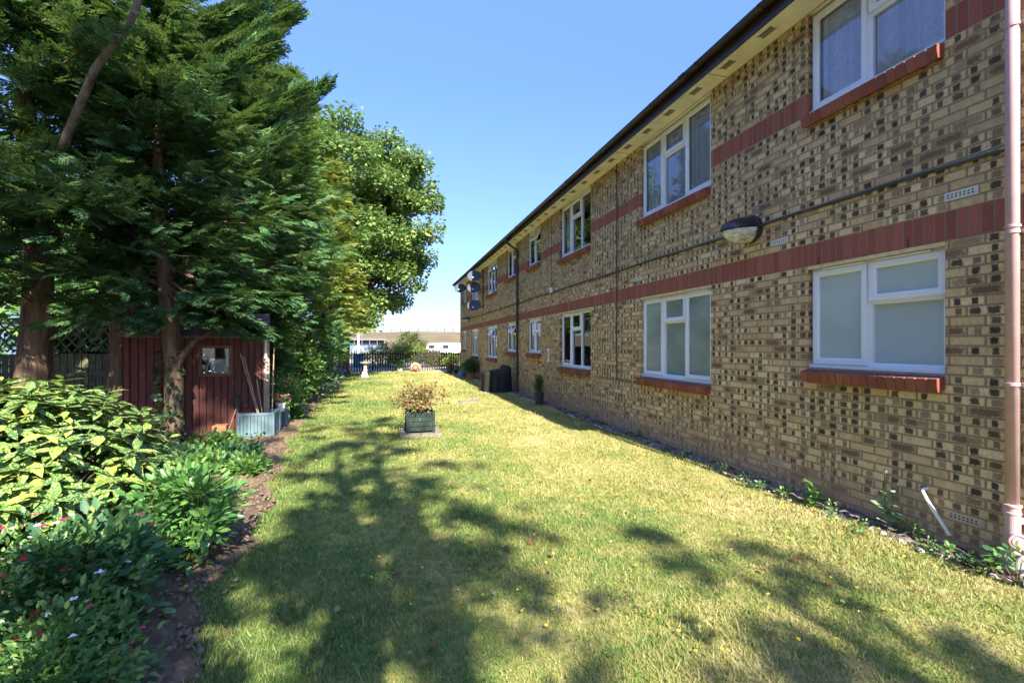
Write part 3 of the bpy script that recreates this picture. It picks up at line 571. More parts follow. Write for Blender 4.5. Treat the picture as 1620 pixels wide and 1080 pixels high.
# windows
def frame_prof(x, wd, dp, ch=.012): return [(0, x+dp), (0, x), (wd-ch, x), (wd, x+ch), (wd, x+dp)]
def curtain(y0, y1, z0, z1, x, folds, amp, name, mat, parent, ph=0):
    nn = max(8, int((y1-y0)*60)); mb = MB(); Y_ = np.linspace(y0, y1, nn+1)
    xs_ = x+amp*(np.sin(Y_*folds+ph)+.4*np.sin(Y_*folds*2.3+1))
    vs = [(float(xs_[i]), float(Y_[i]), z) for z in (z0, z1) for i in range(nn+1)]
    mb.add(vs, [(i, i+1, nn+2+i, nn+1+i) for i in range(nn)]); return mb.build(name, MAT[mat], parent, smooth=True)
for wi, (a, b, c, d, kind, inside, vent) in enumerate(WIN):
    gm = {'blind': 'frosted', 'blind2': 'frosted2'}.get(inside, 'glass'); fx = W+.07; fr = MB(); z0, z1 = c+.012, d-(.035 if d < 3 else .004); a_, b_ = a+.004, b-.004
    fr.ring(a_, b_, z0, z1, frame_prof(fx, .055, .06)); fr.box(fx-.045, fx+.05, a_, b_, z0-.010, z0+.020)
    wd = b_-a_; panes = []; sash = []
    zt = z1-.055-(.36 if kind == 3 else .33)
    if kind == 2:
        ym = a_+wd*.52; fr.box(fx+.001, fx+.058, ym-.03, ym+.03, z0+.05, z1-.05); fr.box(fx+.0015, fx+.057, a_+.05, ym-.03, zt-.028, zt+.028)
        sash = [(ym+.012, b_-.025, z0+.032, z1-.028, 1), (a_+.025, ym-.010, zt+.008, z1-.028, 2)]; fixed = [(a_+.055, ym-.03, z0+.055, zt-.028)]
    else:
        yr, yl = a_+wd*.345, a_+wd*.665
        for q in (yr, yl): fr.box(fx+.001, fx+.058, q-.03, q+.03, z0+.05, z1-.05)
        fr.box(fx+.0015, fx+.057, yr+.03, yl-.03, zt-.028, zt+.028)
        sash = [(a_+.025, yr-.006, z0+.032, z1-.028, 1), (yr+.006, yl-.006, zt+.008, z1-.028, 2), (yl+.006, b_-.025, z0+.032, z1-.028, 1)]
        fixed = [(yr+.03, yl-.03, z0+.055, zt-.028)]
        if wi in (2, 10): sash = sash[1:]; fixed.append((a_+.055, yr-.03, z0+.055, z1-.055))
    win = fr.build('window', MAT['pvc'], bld)
    for (p0, p1, q0, q1) in fixed: MB().add([(fx+.03, p0, q0), (fx+.03, p1, q0), (fx+.03, p1, q1), (fx+.03, p0, q1)], [(0, 3, 2, 1)]).build('pane', MAT[gm], win)
    for (p0, p1, q0, q1, t) in sash:
        s_ = MB().ring(p0, p1, q0, q1, frame_prof(fx-.022, .058, .04)); g_ = MB().add([(fx+.005, p0+.055, q0+.055), (fx+.005, p1-.055, q0+.055), (fx+.005, p1-.055, q1-.055), (fx+.005, p0+.055, q1-.055)], [(0, 3, 2, 1)])
        if t == 2 and vent:
            rot = Matrix.Rotation(R(28), 3, 'Y'); pc = Vector((fx-.022, 0, q1))
            for mb in (s_, g_): mb.v = [tuple(rot @ (Vector(v)-pc)+pc) for v in mb.v]
        s_.build('sash', MAT['pvc'], win); g_.build('pane', MAT[gm], win)
    if d < 3:
        MB().box(W+.004, W+.10, a_, b_, z1+.001, d-.001).build('sealant_strip', MAT['silver'], win)
        for (p0, p1) in ([(a_+.12, a_+.12+.42), (b_-.55, b_-.14)] if kind == 2 else [(a_+.10, a_+.5), (b_-.50, b_-.12)]):
            tv = MB().box(fx-.030, fx-.001, p0, p1, z1-.024, z1-.004); tv.box(fx-.036, fx-.030, p0+.01, p1-.01, z1-.012, z1-.008); tv.build('trickle_vent', MAT['pvc'], win)
    # brick-on-edge sill, one tilted brick at a time
    sb = MB(); rot = Matrix.Rotation(R(-15), 3, 'Y'); nb = int(round((b-a+.0)/.075)); st = (b-a)/nb; zt_ = c+.008 if c < 3 else c+.002
    for k_ in range(nb):
        y_ = a+k_*st; j = random.uniform(-.002, .002)
        sb.box(W-.105+j, W+.068, y_+.005, y_+st-.005, zt_-.112, zt_-.004, rot, (W+.06, y_, zt_))
    sb.build('sill', MAT['redsill'], win, bevel=.004)
    MB().box(W-.098, W+.066, a+.006, b-.006, zt_-.106, zt_-.012, rot, (W+.06, a, zt_)).build('sill_mortar', MAT['mortar'], win)
    zi0, zi1 = z0+.03, z1-.02; xi = W+.155
    if inside == 'blind': MB().box(xi, xi+.004, a+.0, b-.0, zi0, zi1).build('blind', MAT['blind'], win)
    elif inside == 'blind2':
        curtain(a, b, zi0, zi1, xi, 70, .008, 'curtain', 'blind2', win)
    elif inside in ('lace', 'net'): curtain(a+.03, b-.03, zi0, zi1, W+.113, 34, .0065, 'curtain', inside, win, wi)
    elif inside == 'laceside': curtain(b-.62, b, zi0, zi1, xi+.02, 34, .018, 'curtain', 'lace', win)
    elif inside == 'netside':
        curtain(b-.5, b, zi0, zi1, xi+.02, 34, .02, 'curtain', 'net', win); curtain(a, a+.4, zi0, zi1, xi+.02, 34, .02, 'curtain', 'net', win)
    elif wi in (2,):
        MB().box(xi, xi+.12, b-.55, b-.2, zi0, zi0+.10).build('ornament', MAT['white'], win)
# air bricks
def airbrick(y, z, mat, nh=7):
    o = MB().box(W-.004, W+.03, y, y+.215, z, z+.066).build('air_brick', mat, bld); h = MB()
    for i in range(nh):
        for j in range(2): h.box(W-.0055, W-.0035, y+.028+i*.026, y+.039+i*.026, z+.018+j*.020, z+.028+j*.020)
    h.build('vent_hole', MAT['room'], o)
pale = plain('cream_airbrick', (.62, .60, .52), .7, .2, .1, 20, 0)
for y in (2.33, 3.99, 6.95): airbrick(y, 2.694, pale)
for y in (2.31, 4.05, 7.10, 10.4): airbrick(y, .219, MAT['airbrick'])
wh = MB()
for y in (3.0, 3.45, 3.95, 4.85, 5.75, 6.6): wh.box(W-.002, W+.01, y, y+.008, .297, .36)
for y in (2.8, 3.62): wh.box(W-.002, W+.01, y, y+.008, ZB0+.005, ZB0+.07)
wh.build('weep_hole', MAT['room'], bld)
# conduit, cables, far downpipe
MB().tube([(W-.016, yy_, 2.965+.006*math.sin(yy_*2.1)+.004*math.sin(yy_*5)) for yy_ in np.arange(2.0, 24.0, .25)], .015, 8).build('conduit', plain('grey_black_cable', (.05, .055, .065), .6, .3, .5, 3, 0), bld, smooth=True)
MB().tube([(W-.010, 7.81, ZS), (W-.010, 7.81, .93), (W-.010, 7.81, .92)], .010, 6).build('cable', MAT['fascia'], bld)
MB().tube([(W-.008, 6.4, .915), (W-.008, 8.9, .925)], .006, 6).build('cable', MAT['fascia'], bld)
MB().tube([(W-.008, 11.35, ZS), (W-.008, 11.35, 3.03)], .006, 6).build('cable', MAT['black'], bld)
MB().box(W-.045, W-.001, 11.28, 11.42, 2.96, 3.09).build('junction_box', MAT['white'], bld, bevel=.006)
MB().box(W-.03, W-.001, 8.42, 8.52, 3.62, 3.74).build('junction_box', MAT['airbrick'], bld, bevel=.004)
MB().box(W-.03, W-.001, 5.05, 5.12, 2.70, 2.78).build('junction_box', MAT['airbrick'], bld, bevel=.004)
dp = MB(); yd = 14.50
dp.tube([(gx, yd, gz-.05), (gx, yd, gz-.18), (gx+.02, yd, gz-.22), (W-.07, yd, gz-.42), (W-.05, yd, gz-.48), (W-.05, yd, .06), (W-.09, yd, .03)], .036, 12)
dpo = dp.build('downpipe', MAT['fascia'], bld, smooth=True)
for z in (.6, 2.3, 3.6, 4.55): MB().lathe((W-.05, yd, z), [(.037, 0), (.042, 0), (.042, .035), (.037, .035)], 14).box(W-.02, W, yd-.06, yd+.06, z, z+.035).build('pipe_clip', MAT['fascia'], dpo)
dp2 = MB().tube([(W-.03, 20.15, ZS), (W-.03, 20.15, 3.2)], .022, 8).build('cable_trunk', MAT['fascia'], bld)
MB().tube([(W-.02, 20.15, 3.2), (W-.02, 20.15, 1.6)], .008, 6).build('cable', MAT['airbrick'], bld)
# near soil pipe
px_, py_ = 4.150, 2.100; PR = .036; q_ = PR/.052
sp = MB().tube([(px_, py_, .30), (px_, py_, 6.2)], PR, 28).build('soil_pipe', MAT['pinkpipe'], bld, smooth=True)
for z in (1.29, 2.335, 3.75):
    MB().lathe((px_, py_, z), [(PR, 0), (PR+.007, .002), (PR+.007, .022), (PR, .024)], 28).box(px_+.0, W, py_-.06, py_-.045, z, z+.024).build('pipe_collar', MAT['pinkpipe'], sp)
MB().lathe((px_, py_, 2.375), [(PR, 0), (PR+.007, .003), (PR+.007, .018), (PR, .02)], 28).build('pipe_collar', MAT['pinkpipe'], sp)
jn = MB().lathe((px_, py_, .31), [(a_*q_, b_) for a_, b_ in ((.052, -.30), (.056, -.28), (.060, .0), (.060, .10), (.066, .105), (.066, .115), (.060, .12), (.060, .15), (.070, .155), (.070, .168), (.053, .172))], 28)
jn.tube([(px_, py_-.02, .36), (px_+.5, py_-.03, .40)], .022, 12)
jn.lathe((px_-.03, py_-.035, .25), [(.0, .062), (.032, .062), (.034, .056), (.042, .056), (.044, .062), (.050, .060), (.052, .04), (.052, -.01)], 24, axis=(-.75, -.62, .05))
jn.build('pipe_branch', MAT['pinkpipe'], sp, smooth=False)
gl_ = MB()
gl_.lathe((px_+.01, py_-.01, .02), [(.045, .02), (.048, .07), (.058, .135), (.078, .140), (.084, .136), (.070, .04), (.062, -.06), (.06, -.1)], 4 and 20); gl_.build('gully_hopper', MAT['galv'], sp)
MB().lathe((px_+.01, py_-.01, -.08), [(.056, .02), (.062, .075), (.068, .10), (.066, .11), (.045, .115)], 20).build('gully_base', MAT['terracotta'], sp)
# overflow pipe
ovp = MB().tube([(W+.05, 2.66, .405), (W-.045, 2.66, .41), (W-.065, 2.655, .395), (W-.075, 2.62, .34), (W-.12, 2.44, .13)], .0125, 12).build('overflow_pipe', MAT['white'], bld, smooth=True)

# ---------------------------------------------------------------- fittings on the wall
def floodlight(y, z, label, s=1.0):
    r = empty('security_light', (W, y, z), label, 'light', 'bulkhead security lights on the brick wall')
    b_ = MB(); b_.lathe((W-.001, y, z), [(.0, 0), (.145*s, 0), (.15*s, .02*s), (.145*s, .05*s), (.135*s, .06*s)], 20, axis=(-1, 0, 0)); b_.build('back_plate', MAT['black'], r)
    cap_ = MB(); n1, n2 = 14, 8; L = .34*s
    for mb, lo, hi, k in ((cap_, 0.06, math.pi-.06, 1.0), (None, math.pi, 2*math.pi, .93)):
        if mb is None: mb = MB()
        vs = []
        for i in range(n2+1):
            t = i/n2; rr = (1-t**2.4)**.5*.142*s*k if t < 1 else 0.0; xx = W-.05*s-L*t*(1 if k == 1 else .92); dz = -.035*s*t
            for j in range(n1+1):
                a_ = lo+(hi-lo)*j/n1; vs.append((xx, y+rr*math.cos(a_), z+dz+rr*math.sin(a_)*(.95 if k == 1 else 1.12)))
        mb.add(vs, [(i*(n1+1)+j, i*(n1+1)+j+1, (i+1)*(n1+1)+j+1, (i+1)*(n1+1)+j) for i in range(n2) for j in range(n1)])
        if k == 1: mb.build('hood', MAT['black'], r, smooth=True)
        else: mb.build('lens', MAT['lens'], r, smooth=True)
n = NT('yellowed_glass_lens', .12, .8); n.col(n.ramp(n.noise(18, 3, .5, scl=(1, 1, 2.5)), [(.3, (.30, .29, .20)), (.5, (.55, .55, .45)), (.75, (.75, .80, .76))])); MAT['lens'] = n.m
floodlight(4.50, 2.955, 'black hooded security light with yellowed lens beside the upper near windows', 1.12)
floodlight(23.9, 2.95, 'small dark security light at the far end of the wall below the dishes')
def dish(y, z, label, x=None, s=1.0):
    x = x or W-.42; r = empty('satellite_dish', (W, y, z), label, 'satellite dish', 'satellite dishes at the far end of the wall')
    ax = Vector((-.22, -.93, .30)).normalized(); c_ = Vector((x, y, z)); q = Vector((0, 0, 1)).rotation_difference(ax)
    mb = MB(); vs = []; nr, na_ = 6, 28
    for k_ in (0, .012):
        for i in range(nr+1):
            rr = i/nr
            for j in range(na_):
                a_ = 2*math.pi*j/na_; v = Vector((.31*s*rr*math.cos(a_), .255*s*rr*math.sin(a_), .07*s*rr*rr-k_)); vs.append(q @ v+c_)
    o = (nr+1)*na_; fs = []
    for i in range(nr):
        for j in range(na_):
            a0, a1 = i*na_+j, i*na_+(j+1) % na_; fs += [(a0, a1, a1+na_, a0+na_), (o+a0, o+a0+na_, o+a1+na_, o+a1)]
    fs += [(nr*na_+j, nr*na_+(j+1) % na_, o+nr*na_+(j+1) % na_, o+nr*na_+j) for j in range(na_)]
    mb.add(vs, fs); mb.build('reflector', MAT['dish'], r, smooth=True)
    tip = c_+ax*.36*s+Vector((-.04, 0, -.20)); arm = MB().tube([c_+Vector((0, 0, -.22*s)), c_+ax*.18+Vector((-.02, 0, -.27)), tip], .011, 6); arm.build('feed_arm', MAT['black'], r)
    MB().lathe(tip, [(.0, -.02), (.028, -.02), (.028, .07), (.0, .07)], 10, axis=-ax).build('receiver', MAT['white'], r)
    MB().tube([c_-ax*.02, c_-ax*.10, (W-.10, y+.10, z-.04), (W-.02, y+.10, z-.04)], .018, 8).box(W-.015, W, y+.03, y+.17, z-.12, z+.06).build('wall_bracket', MAT['black'], r)
dish(20.2, 4.665, 'top dish of the three stacked satellite dishes, just under the eaves')
dish(20.25, 4.16, 'middle dish of the three stacked satellite dishes'); dish(20.2, 3.35, 'lowest dish of the three stacked satellite dishes')
dish(24.2, 4.60, 'dark satellite dish farthest along the wall, left of the stacked three')
r_ = empty('thermometer', (W, 11.6, 1.3), 'white framed wall thermometer beside the far ground floor windows', 'thermometer')
MB().box(W-.02, W-.001, 11.55, 11.70, 1.13, 1.48).build('frame', MAT['white'], r_, bevel=.004); MB().box(W-.023, W-.0205, 11.60, 11.65, 1.18, 1.43).build('dial_plate', MAT['black'], r_)
yl = plain('yellow_ochre', (.62, .42, .06), .6, .3, .1, 9, 0)
r_ = empty('sun_ornament', (W, 11.6, 1.76), 'small yellow round wall ornament above the thermometer', 'ornament')
mb = MB(); mb.lathe((W-.001, 11.64, 1.74), [(0, .02), (.05, .018), (.065, .0)], 16, axis=(-1, 0, 0)); mb.build('disc', yl, r_)
mb = MB()
for k_ in range(10):
    a_ = k_*math.pi/5; mb.beam((W-.012, 11.64+.05*math.cos(a_), 1.74+.05*math.sin(a_)), (W-.012, 11.64+.095*math.cos(a_), 1.74+.115*math.sin(a_)), .016, .006)
mb.build('ray', yl, r_)

# ---------------------------------------------------------------- vegetation builders
def cyp(name, base, H, rad, z0, nb, label, cat='tree', mat='cyp', seed=1, trunk=.2, lean=(0, 0), size=.34, per=26, prof=None, lim=2.0, rise=.35, group=None, tstart=.3, ratio=None, trunk_mat='bark', tmpl=None, extras=()):
    tmpl = tmpl or SPR
    g = np.random.default_rng(seed); r = empty(name, (base[0], base[1], 0), label, cat, group); bx, by = base[0], base[1]
    def axis(h): t = h/H; return np.array([bx+lean[0]*t*t+.06*math.sin(h*1.1+seed), by+lean[1]*t*t+.06*math.cos(h*.9+seed), h])
    hs = np.linspace(0, H*.97, 16); tr = MB().tube([axis(h) if h > 0 else (bx, by, -.05) for h in hs], [trunk*(1.25 if h < .1 else 1)*(1-h/H)**.8+.015 for h in hs], 12)
    prof = prof or (lambda t: (1-t)**.75*min(1, .55+t*3)); lb = tr; D = []; Pp = []; Sz = []; UP = []
    for i in range(nb):
        t = g.random()**.9; h = z0+(H-z0)*t; th = g.uniform(0, 2*math.pi)
        L = max(.25, rad*prof(t)*g.uniform(.45, 1.0)*(1.4 if g.random() < .10 else 1)*(1+.18*math.sin(th*3+h*2.1+seed))); a = axis(h); up_ = rise*g.uniform(.4, 1.5)
        dh = np.array([math.cos(th), math.sin(th), 0]); side = np.array([-dh[1], dh[0], 0]); cv = g.uniform(-.25, .25)
        def pt(s): return a+dh*L*s+side*cv*L*s*s+np.array([0, 0, L*(up_*s-.22*s*s)])
        if g.random() < .45: lb.tube([pt(s) for s in (0, .4, .8)], [.010+.007*L, .006+.004*L, .004], 4, cap=False)
        npb = int(per*(.4+L/rad)); ts_ = tstart if h < 3.4 else tstart*.35; ss = ts_+(1-ts_)*g.random(npb)**.75
        for s in ss:
            p = pt(s); ang = g.choice([-1, 1])*g.uniform(.25, 1.1)*(1.15-s*.7); ca, sa = math.cos(ang), math.sin(ang)
            d = dh*ca+side*sa; d = d+np.array([0, 0, up_*.7+g.uniform(-.55, .45)-.25*s]); D.append(d); Pp.append(p+g.normal(0, .05*L, 3)*(1, 1, .8)); Sz.append(size*g.uniform(.6, 1.25)*(.75+.35*(1-s))); UP.append([g.normal(0, .55), g.normal(0, .55), 1])
    for (hx, tip, ns) in extras:
        a = axis(hx); tip = np.array(tip); v = tip-a; L = np.linalg.norm(v); mid = a+v*.5+np.array([0, 0, -.12*L]); q = lambda s: (1-s)**2*a+2*s*(1-s)*mid+s*s*tip
        tr.tube([q(s) for s in (0, .3, .6, .95)], [.045, .03, .018, .005], 5, cap=False)
        for k_ in range(ns):
            s = .35+.65*g.random()**.8; p = q(s); dv_ = (q(min(1, s+.05))-q(s-.05)); dv_ /= np.linalg.norm(dv_); sd = np.cross(dv_, (0, 0, 1.)); sg = g.choice([-1, 1])
            d = dv_+sd*sg*g.uniform(.1, 1.0)*(1.2-s)+np.array([0, 0, g.uniform(-.35, .3)]); D.append(d); Pp.append(p+sd*sg*g.random()*.35*(1.15-s)*L*.35+g.normal(0, .05, 3)); Sz.append(size*g.uniform(.7, 1.2)); UP.append([g.normal(0, .4), g.normal(0, .4), 1])
    tr.build('trunk', MAT[trunk_mat], r, smooth=True)
    D = np.array(D); Pp = np.array(Pp); np_tmpl('crown', tmpl[0], tmpl[1], Pp, basis(D, np.array(UP)), np.array(Sz), MAT[mat], r)
    return r
def clump_points(c, rad, n_, g, shell=.55):
    d = rdir(n_, g); rr = (shell+(1-shell)*g.random(n_))[:, None]; return np.array(c)+d*rr*np.array(rad)
def shrub(name, base, label, cat, mat, ell, nclump, nleaf, leaf, T=(QL, QLF), group=None, seed=1, clr=.22, stems=True, flowers=None, droop=.0, shell=.5, zc=None, stem_mat='twig', kind=None, parent_ext=None, upb=.55, z0=0.0):
    """foliage in clumps on an ellipsoid standing at base; ell=(rx,ry,rz)"""
    g = np.random.default_rng(seed); bx, by = base[0], base[1]
    r = parent_ext or empty(name, (bx, by, z0), label, cat, group)
    zc = zc if zc is not None else z0+ell[2]
    C = clump_points((bx, by, zc), ell, nclump, g, shell); C[:, 2] = np.maximum(C[:, 2], z0+.04)
    if stems:
        sb = MB()
        for c in C[:min(nclump, 60)]:
            m_ = (np.array([bx, by, z0])*.5+c*.5)+g.normal(0, .04, 3)*ell[0]; sb.tube([(bx+g.normal(0, .05)*ell[0], by+g.normal(0, .05)*ell[0], z0-.02), m_, c], [.010*max(.5, ell[2]), .007*max(.5, ell[2]), .003], 4, cap=False)
        sb.build('stem', MAT[stem_mat], r)
    pos = np.repeat(C, nleaf, 0); out = g.normal(0, 1, (len(pos), 3))*clr*np.array([1, 1, .75]); pos = pos+out*.6; pos[:, 2] = np.maximum(pos[:, 2], z0+.02)
    cen = np.array([bx, by, zc-.3*ell[2]]); d = out/clr+.9*(pos-cen)/np.array(ell)+np.array([0, 0, .15-droop]); d += g.normal(0, .25, d.shape)
    up = np.array([0, 0, upb])+g.normal(0, .35, d.shape)+.5*(pos-cen)/np.array(ell)
    sz = leaf*g.uniform(.6, 1.25, len(pos)); np_tmpl('foliage', T[0], T[1], pos, basis(d, up), sz, MAT[mat], r)
    if flowers:
        for fm, nf, fs in flowers:
            k_ = g.integers(0, len(C), nf); p = C[k_]+(C[k_]-cen)*.12+g.normal(0, clr*.5, (nf, 3)); p[:, 2] += clr*.5
            rep = 5; pp = np.repeat(p, rep, 0); dd = rdir(len(pp), g); dd[:, 2] = np.abs(dd[:, 2])*.6
            np_tmpl('blossom', ML, MLF, pp, basis(dd, np.tile((0, 0, 1.), (len(pp), 1))), np.full(len(pp), fs)*g.uniform(.7, 1.2, len(pp)), MAT[fm], r)
    return r
def broadleaf(name, base, label, H, crad, czc, crz, nclump, nleaf, leaf, mat, trunk=.3, seed=1, group=None, clr=.75, fork=3.0, shape=None):
    g = np.random.default_rng(seed); bx, by = base; r = empty(name, (bx, by, 0), label, 'tree', group)
    C = clump_points((bx, by, czc), (crad, crad, crz), nclump, g, .45)
    if shape is not None: C = shape(C)
    tb = MB(); tb.tube([(bx, by, -.1), (bx, by, .3), (bx+.05, by, fork*.6), (bx, by+.1, fork), (bx, by, czc+crz*.4)], [trunk*1.35, trunk*1.05, trunk*.95, trunk*.85, trunk*.12], 14)
    lb = tb
    for c in C[:int(nclump*.55)]:
        h = min(max(fork*.8, c[2]-crad*.55*g.uniform(.5, 1)), czc+crz*.3); s_ = np.array([bx, by, h]); m_ = s_*.5+c*.5+np.array([0, 0, .25])+g.normal(0, .2, 3)
        lb.tube([s_, m_, c], [trunk*.20, trunk*.12, .02], 5, cap=False)
    tb.build('trunk', MAT['bark2'], r, smooth=True)
    pos = np.repeat(C, nleaf, 0); out = np.clip(g.normal(0, 1, (len(pos), 3)), -1.7, 1.7)*clr*np.array([1, 1, .62]); pos = pos+out*.62
    d = out/clr+g.normal(0, .5, out.shape); d[:, 2] -= .45; up = g.normal(0, .45, d.shape)+np.array([0, 0, 1.]); 
    np_tmpl('crown', ML, MLF, pos, basis(d, up), leaf*g.uniform(.6, 1.2, len(pos)), MAT[mat], r); return r

# ---------------------------------------------------------------- trees on the left
GRP = 'cypress trees along the left boundary'
x_, y_, _ = P(50, 600, 6.6)
cyp('cypress_tree', (x_, y_), 8.5, 3.0, 2.1, 175, 'tall dark cypress at far left with thick bare knotty trunk', seed=11, trunk=.20, per=36, size=.46, group=GRP, rise=.35)
x2, y2, _ = P(184, 610, 7.3)
t2 = cyp('cypress_tree', (x2, y2), 9.0, 2.9, 2.35, 170, 'dark cypress with double fissured trunk left of the red shed', seed=12, extras=[(3.6, P(505, 142, 8.8), 330), (4.4, P(462, 150, 8.2), 260), (5.6, P(452, 30, 7.9), 300), (5.2, P(415, 75, 7.6), 260), (6.3, P(440, -10, 8.0), 260), (3.2, P(440, 215, 8.2), 240), (2.7, P(400, 330, 7.6), 200)], trunk=.165, per=35, size=.46, group=GRP, rise=.35)
MB().tube([(x2+.24, y2+.12, -.05), (x2+.25, y2+.1, 1.2), (x2+.20, y2+.05, 2.6), (x2+.3, y2, 5)], [.19, .13, .10, .05], 12).build('second_trunk', MAT['bark'], t2, smooth=True)
x3, y3, _ = P(268, 700, 7.0)
t3 = cyp('cypress_tree', (x3, y3), 7.0, 2.3, 1.95, 180, 'thin forked ivy clad cypress standing in front of the red shed', seed=13, extras=[(2.4, P(335, 500, 6.5), 110), (2.5, P(400, 520, 6.8), 90), (2.3, P(228, 505, 6.4), 90), (2.6, P(370, 480, 6.3), 150), (2.8, P(440, 470, 7.2), 140)], trunk=.125, per=30, size=.42, group=GRP, lean=(-.3, .2), rise=.25)
MB().tube([(x3+.02, y3, .9), (x3+.14, y3-.03, 1.35), (x3+.34, y3-.06, 1.62), (x3+.62, y3-.1, 1.80)], [.08, .06, .035, .015], 10).build('side_limb', MAT['bark'], t3, smooth=True)
def ivy(cx, cy, z0, z1, rr, n_, parent, seed=5, x1=0):
    g = np.random.default_rng(seed); a = g.uniform(0, 6.28, n_); z = z0+(z1-z0)*g.random(n_)**1.3; pos = np.stack([cx+x1+rr*np.cos(a), cy+rr*np.sin(a), z], 1)
    d = np.stack([np.cos(a)+g.normal(0, .6, n_), np.sin(a)+g.normal(0, .6, n_), g.normal(-.4, .5, n_)], 1); np_tmpl('ivy', ML, MLF, pos, basis(d, rdir(n_, g)), g.uniform(.04, .09, n_), MAT['ivy'], parent)
ivy(x3, y3, 0, 1.5, .15, 380, t3)
# big leaning limb of the far left cypress
lx = [P(75, 300, 6.2), P(108, 210, 6.0), P(150, 110, 5.8), P(205, 40, 5.6), P(235, -40, 5.5)]
t1 = [o for o in bpy.data.objects if o.name == 'cypress_tree'][0]
MB().tube(lx, [.055, .05, .045, .04, .03], 10).build('leaning_limb', MAT['bark2'], t1, smooth=True)
# close trees at the left edge and the row further back
cyp('cypress_tree', (-6.6, 6.2), 8.6, 2.9, 1.9, 220, 'cypress half out of view at the left edge of the photo', seed=14, trunk=.2, per=34, size=.36, group=GRP)
x4, y4, _ = P(395, 590, 10.8)
cyp('cypress_tree', (x4, y4), 9.3, 2.25, .3, 420, 'dense dark cypress with foliage to the ground behind the shed', seed=15, trunk=.16, per=30, size=.43, group=GRP, prof=lambda t: (1-t)**.5*min(1, .75+t), rise=.5)
x5, y5, _ = P(455, 590, 13.5)
cyp('cypress_tree', (x5, y5), 9.6, 2.1, .3, 380, 'dense green cypress beside the golden conifer', mat='cyplight', seed=16, trunk=.16, per=27, size=.48, group=GRP, prof=lambda t: (1-t)**.5*min(1, .75+t), rise=.6)
x6, y6, _ = P(524, 590, 19)
cyp('golden_conifer', (x6, y6), 9.2, 1.6, 1.9, 330, 'yellow golden conifer in front of the large sycamore', seed=17, mat='gold', trunk=.12, per=26, size=.36, prof=lambda t: (1-t)**.45, rise=.4)
def syshape(C):
    C = C.copy(); g_ = np.random.default_rng(4); cc = C.mean(0); C = cc+(C-cc)*g_.uniform(.82, 1.13, (len(C), 1)); lowm = C[:, 2] < 2.7; C[lowm, 2] = 2.7+np.abs(C[lowm, 2]-2.7)*.4; return C
broadleaf('sycamore_tree', P(543, 592, 24.6)[:2], 'large leafy sycamore at the far end of the lawn by the fence', 14, 5.3, 8.0, 6.1, 260, 400, .165, 'syc', trunk=.31, seed=21, clr=.66, fork=3.0, shape=syshape)
# understory beyond the shed
GS = 'leafy shrubs beyond the shed'
for (px, zc_, rr, hh, mt, lb_, sd) in ((452, 11.4, .8, .95, 'bushleaf', 'bright green laurel right behind the end of the shed', 31), (492, 14.0, .95, 1.2, 'darkleaf', 'dark green shrub under the golden conifer', 32),
        (432, 13.5, 1.2, 1.5, 'darkleaf', 'tall dark shrub behind the bright laurel', 33), (510, 18.5, 1.1, 1.4, 'darkleaf', 'dark shrub left of the sycamore trunk', 34)):
    p = P(px, 600, zc_); shrub('shrub', p[:2], lb_, 'shrub', mt, (rr, rr, hh), 90, 60, .085, group=GS, seed=sd, clr=.2)
shrub('fern_bush', P(452, 600, 9.6)[:2], 'feathery light green bush behind the pink hydrangea', 'shrub', 'bushleaf', (.38, .38, .48), 40, 60, .07, seed=35, clr=.14)
# unseen trees behind the camera that shade lawn and tree row
def back(base, H, rad, z0, nb, seed, label, prof=None): return cyp('cypress_tree', base, H, rad, z0, nb, label, seed=seed, trunk=.2, per=14, size=.62, group=GRP, prof=prof, tstart=.15)
BACK = [((-6.4, .6), 12.5, 2.3, 1.8, 200, 34, 'cypress to the left of the photographer'), ((-6.0, -4.2), 14.5, 2.9, 1.8, 230, 34, 'cypress behind and left of the photographer'),
        ((-2.3, -6.6), 17.0, 3.2, 11.6, 80, 15, 'very tall high crowned cypress behind the photographer'), ((1.1, -8.0), 15.0, 2.2, 3.0, 70, 8, 'tall cypress straight behind the photographer'), ((.35, -4.8), 10.6, 2.0, 3.0, 52, 8, 'cypress close behind the photographer'),
        ((-.9, -3.2), 5.3, 1.6, 1.9, 60, 12, 'low cypress close behind the photographer'), ((.3, -3.0), 6.4, 2.0, 2.4, 46, 9, 'middling cypress close behind the photographer'), ((3.15, -7.0), 8.4, 1.6, 2.2, 46, 8, 'smaller cypress behind right of the photographer'), ((-9.5, -1.0), 14, 2.8, 1.8, 120, 20, 'cypress far out to the left behind the photographer')]
for i, q in enumerate(BACK): cyp('cypress_tree', q[0], q[1], q[2], q[3], q[4], q[6], seed=40+i, trunk=.2, per=q[5], size=.55, group=GRP, prof=lambda t: (1-t)**.6, tstart=.12, tmpl=CSPR)

# ---------------------------------------------------------------- shed, trellis fence, left boundary
sx0, sx1, sy, sd_ = -3.98, -2.06, 8.90, 1.7
shed = empty('garden_shed', (sx1+.07, sy, 0), 'dark red boarded garden shed with small window under the trees', 'shed')
wx0, wx1, wz0, wz1 = -2.98, -2.60, 1.10, 1.52
m = MB()
for xa, xb, za, zb in ((sx0, wx0, 0, 1.74), (wx1, sx1, 0, 1.74), (wx0, wx1, 0, wz0), (wx0, wx1, wz1, 1.74)): m.add([(xa, sy, za), (xb, sy, za), (xb, sy, zb), (xa, sy, zb)], [(0, 1, 2, 3)])
m.add([(sx0, sy, 0), (sx0, sy+sd_, 0), (sx0, sy+sd_, 1.74), (sx0, sy, 1.74)], [(0, 3, 2, 1)]); m.add([(sx1, sy, 0), (sx1, sy+sd_, 0), (sx1, sy+sd_, 1.74), (sx1, sy, 1.74)], [(0, 1, 2, 3)])
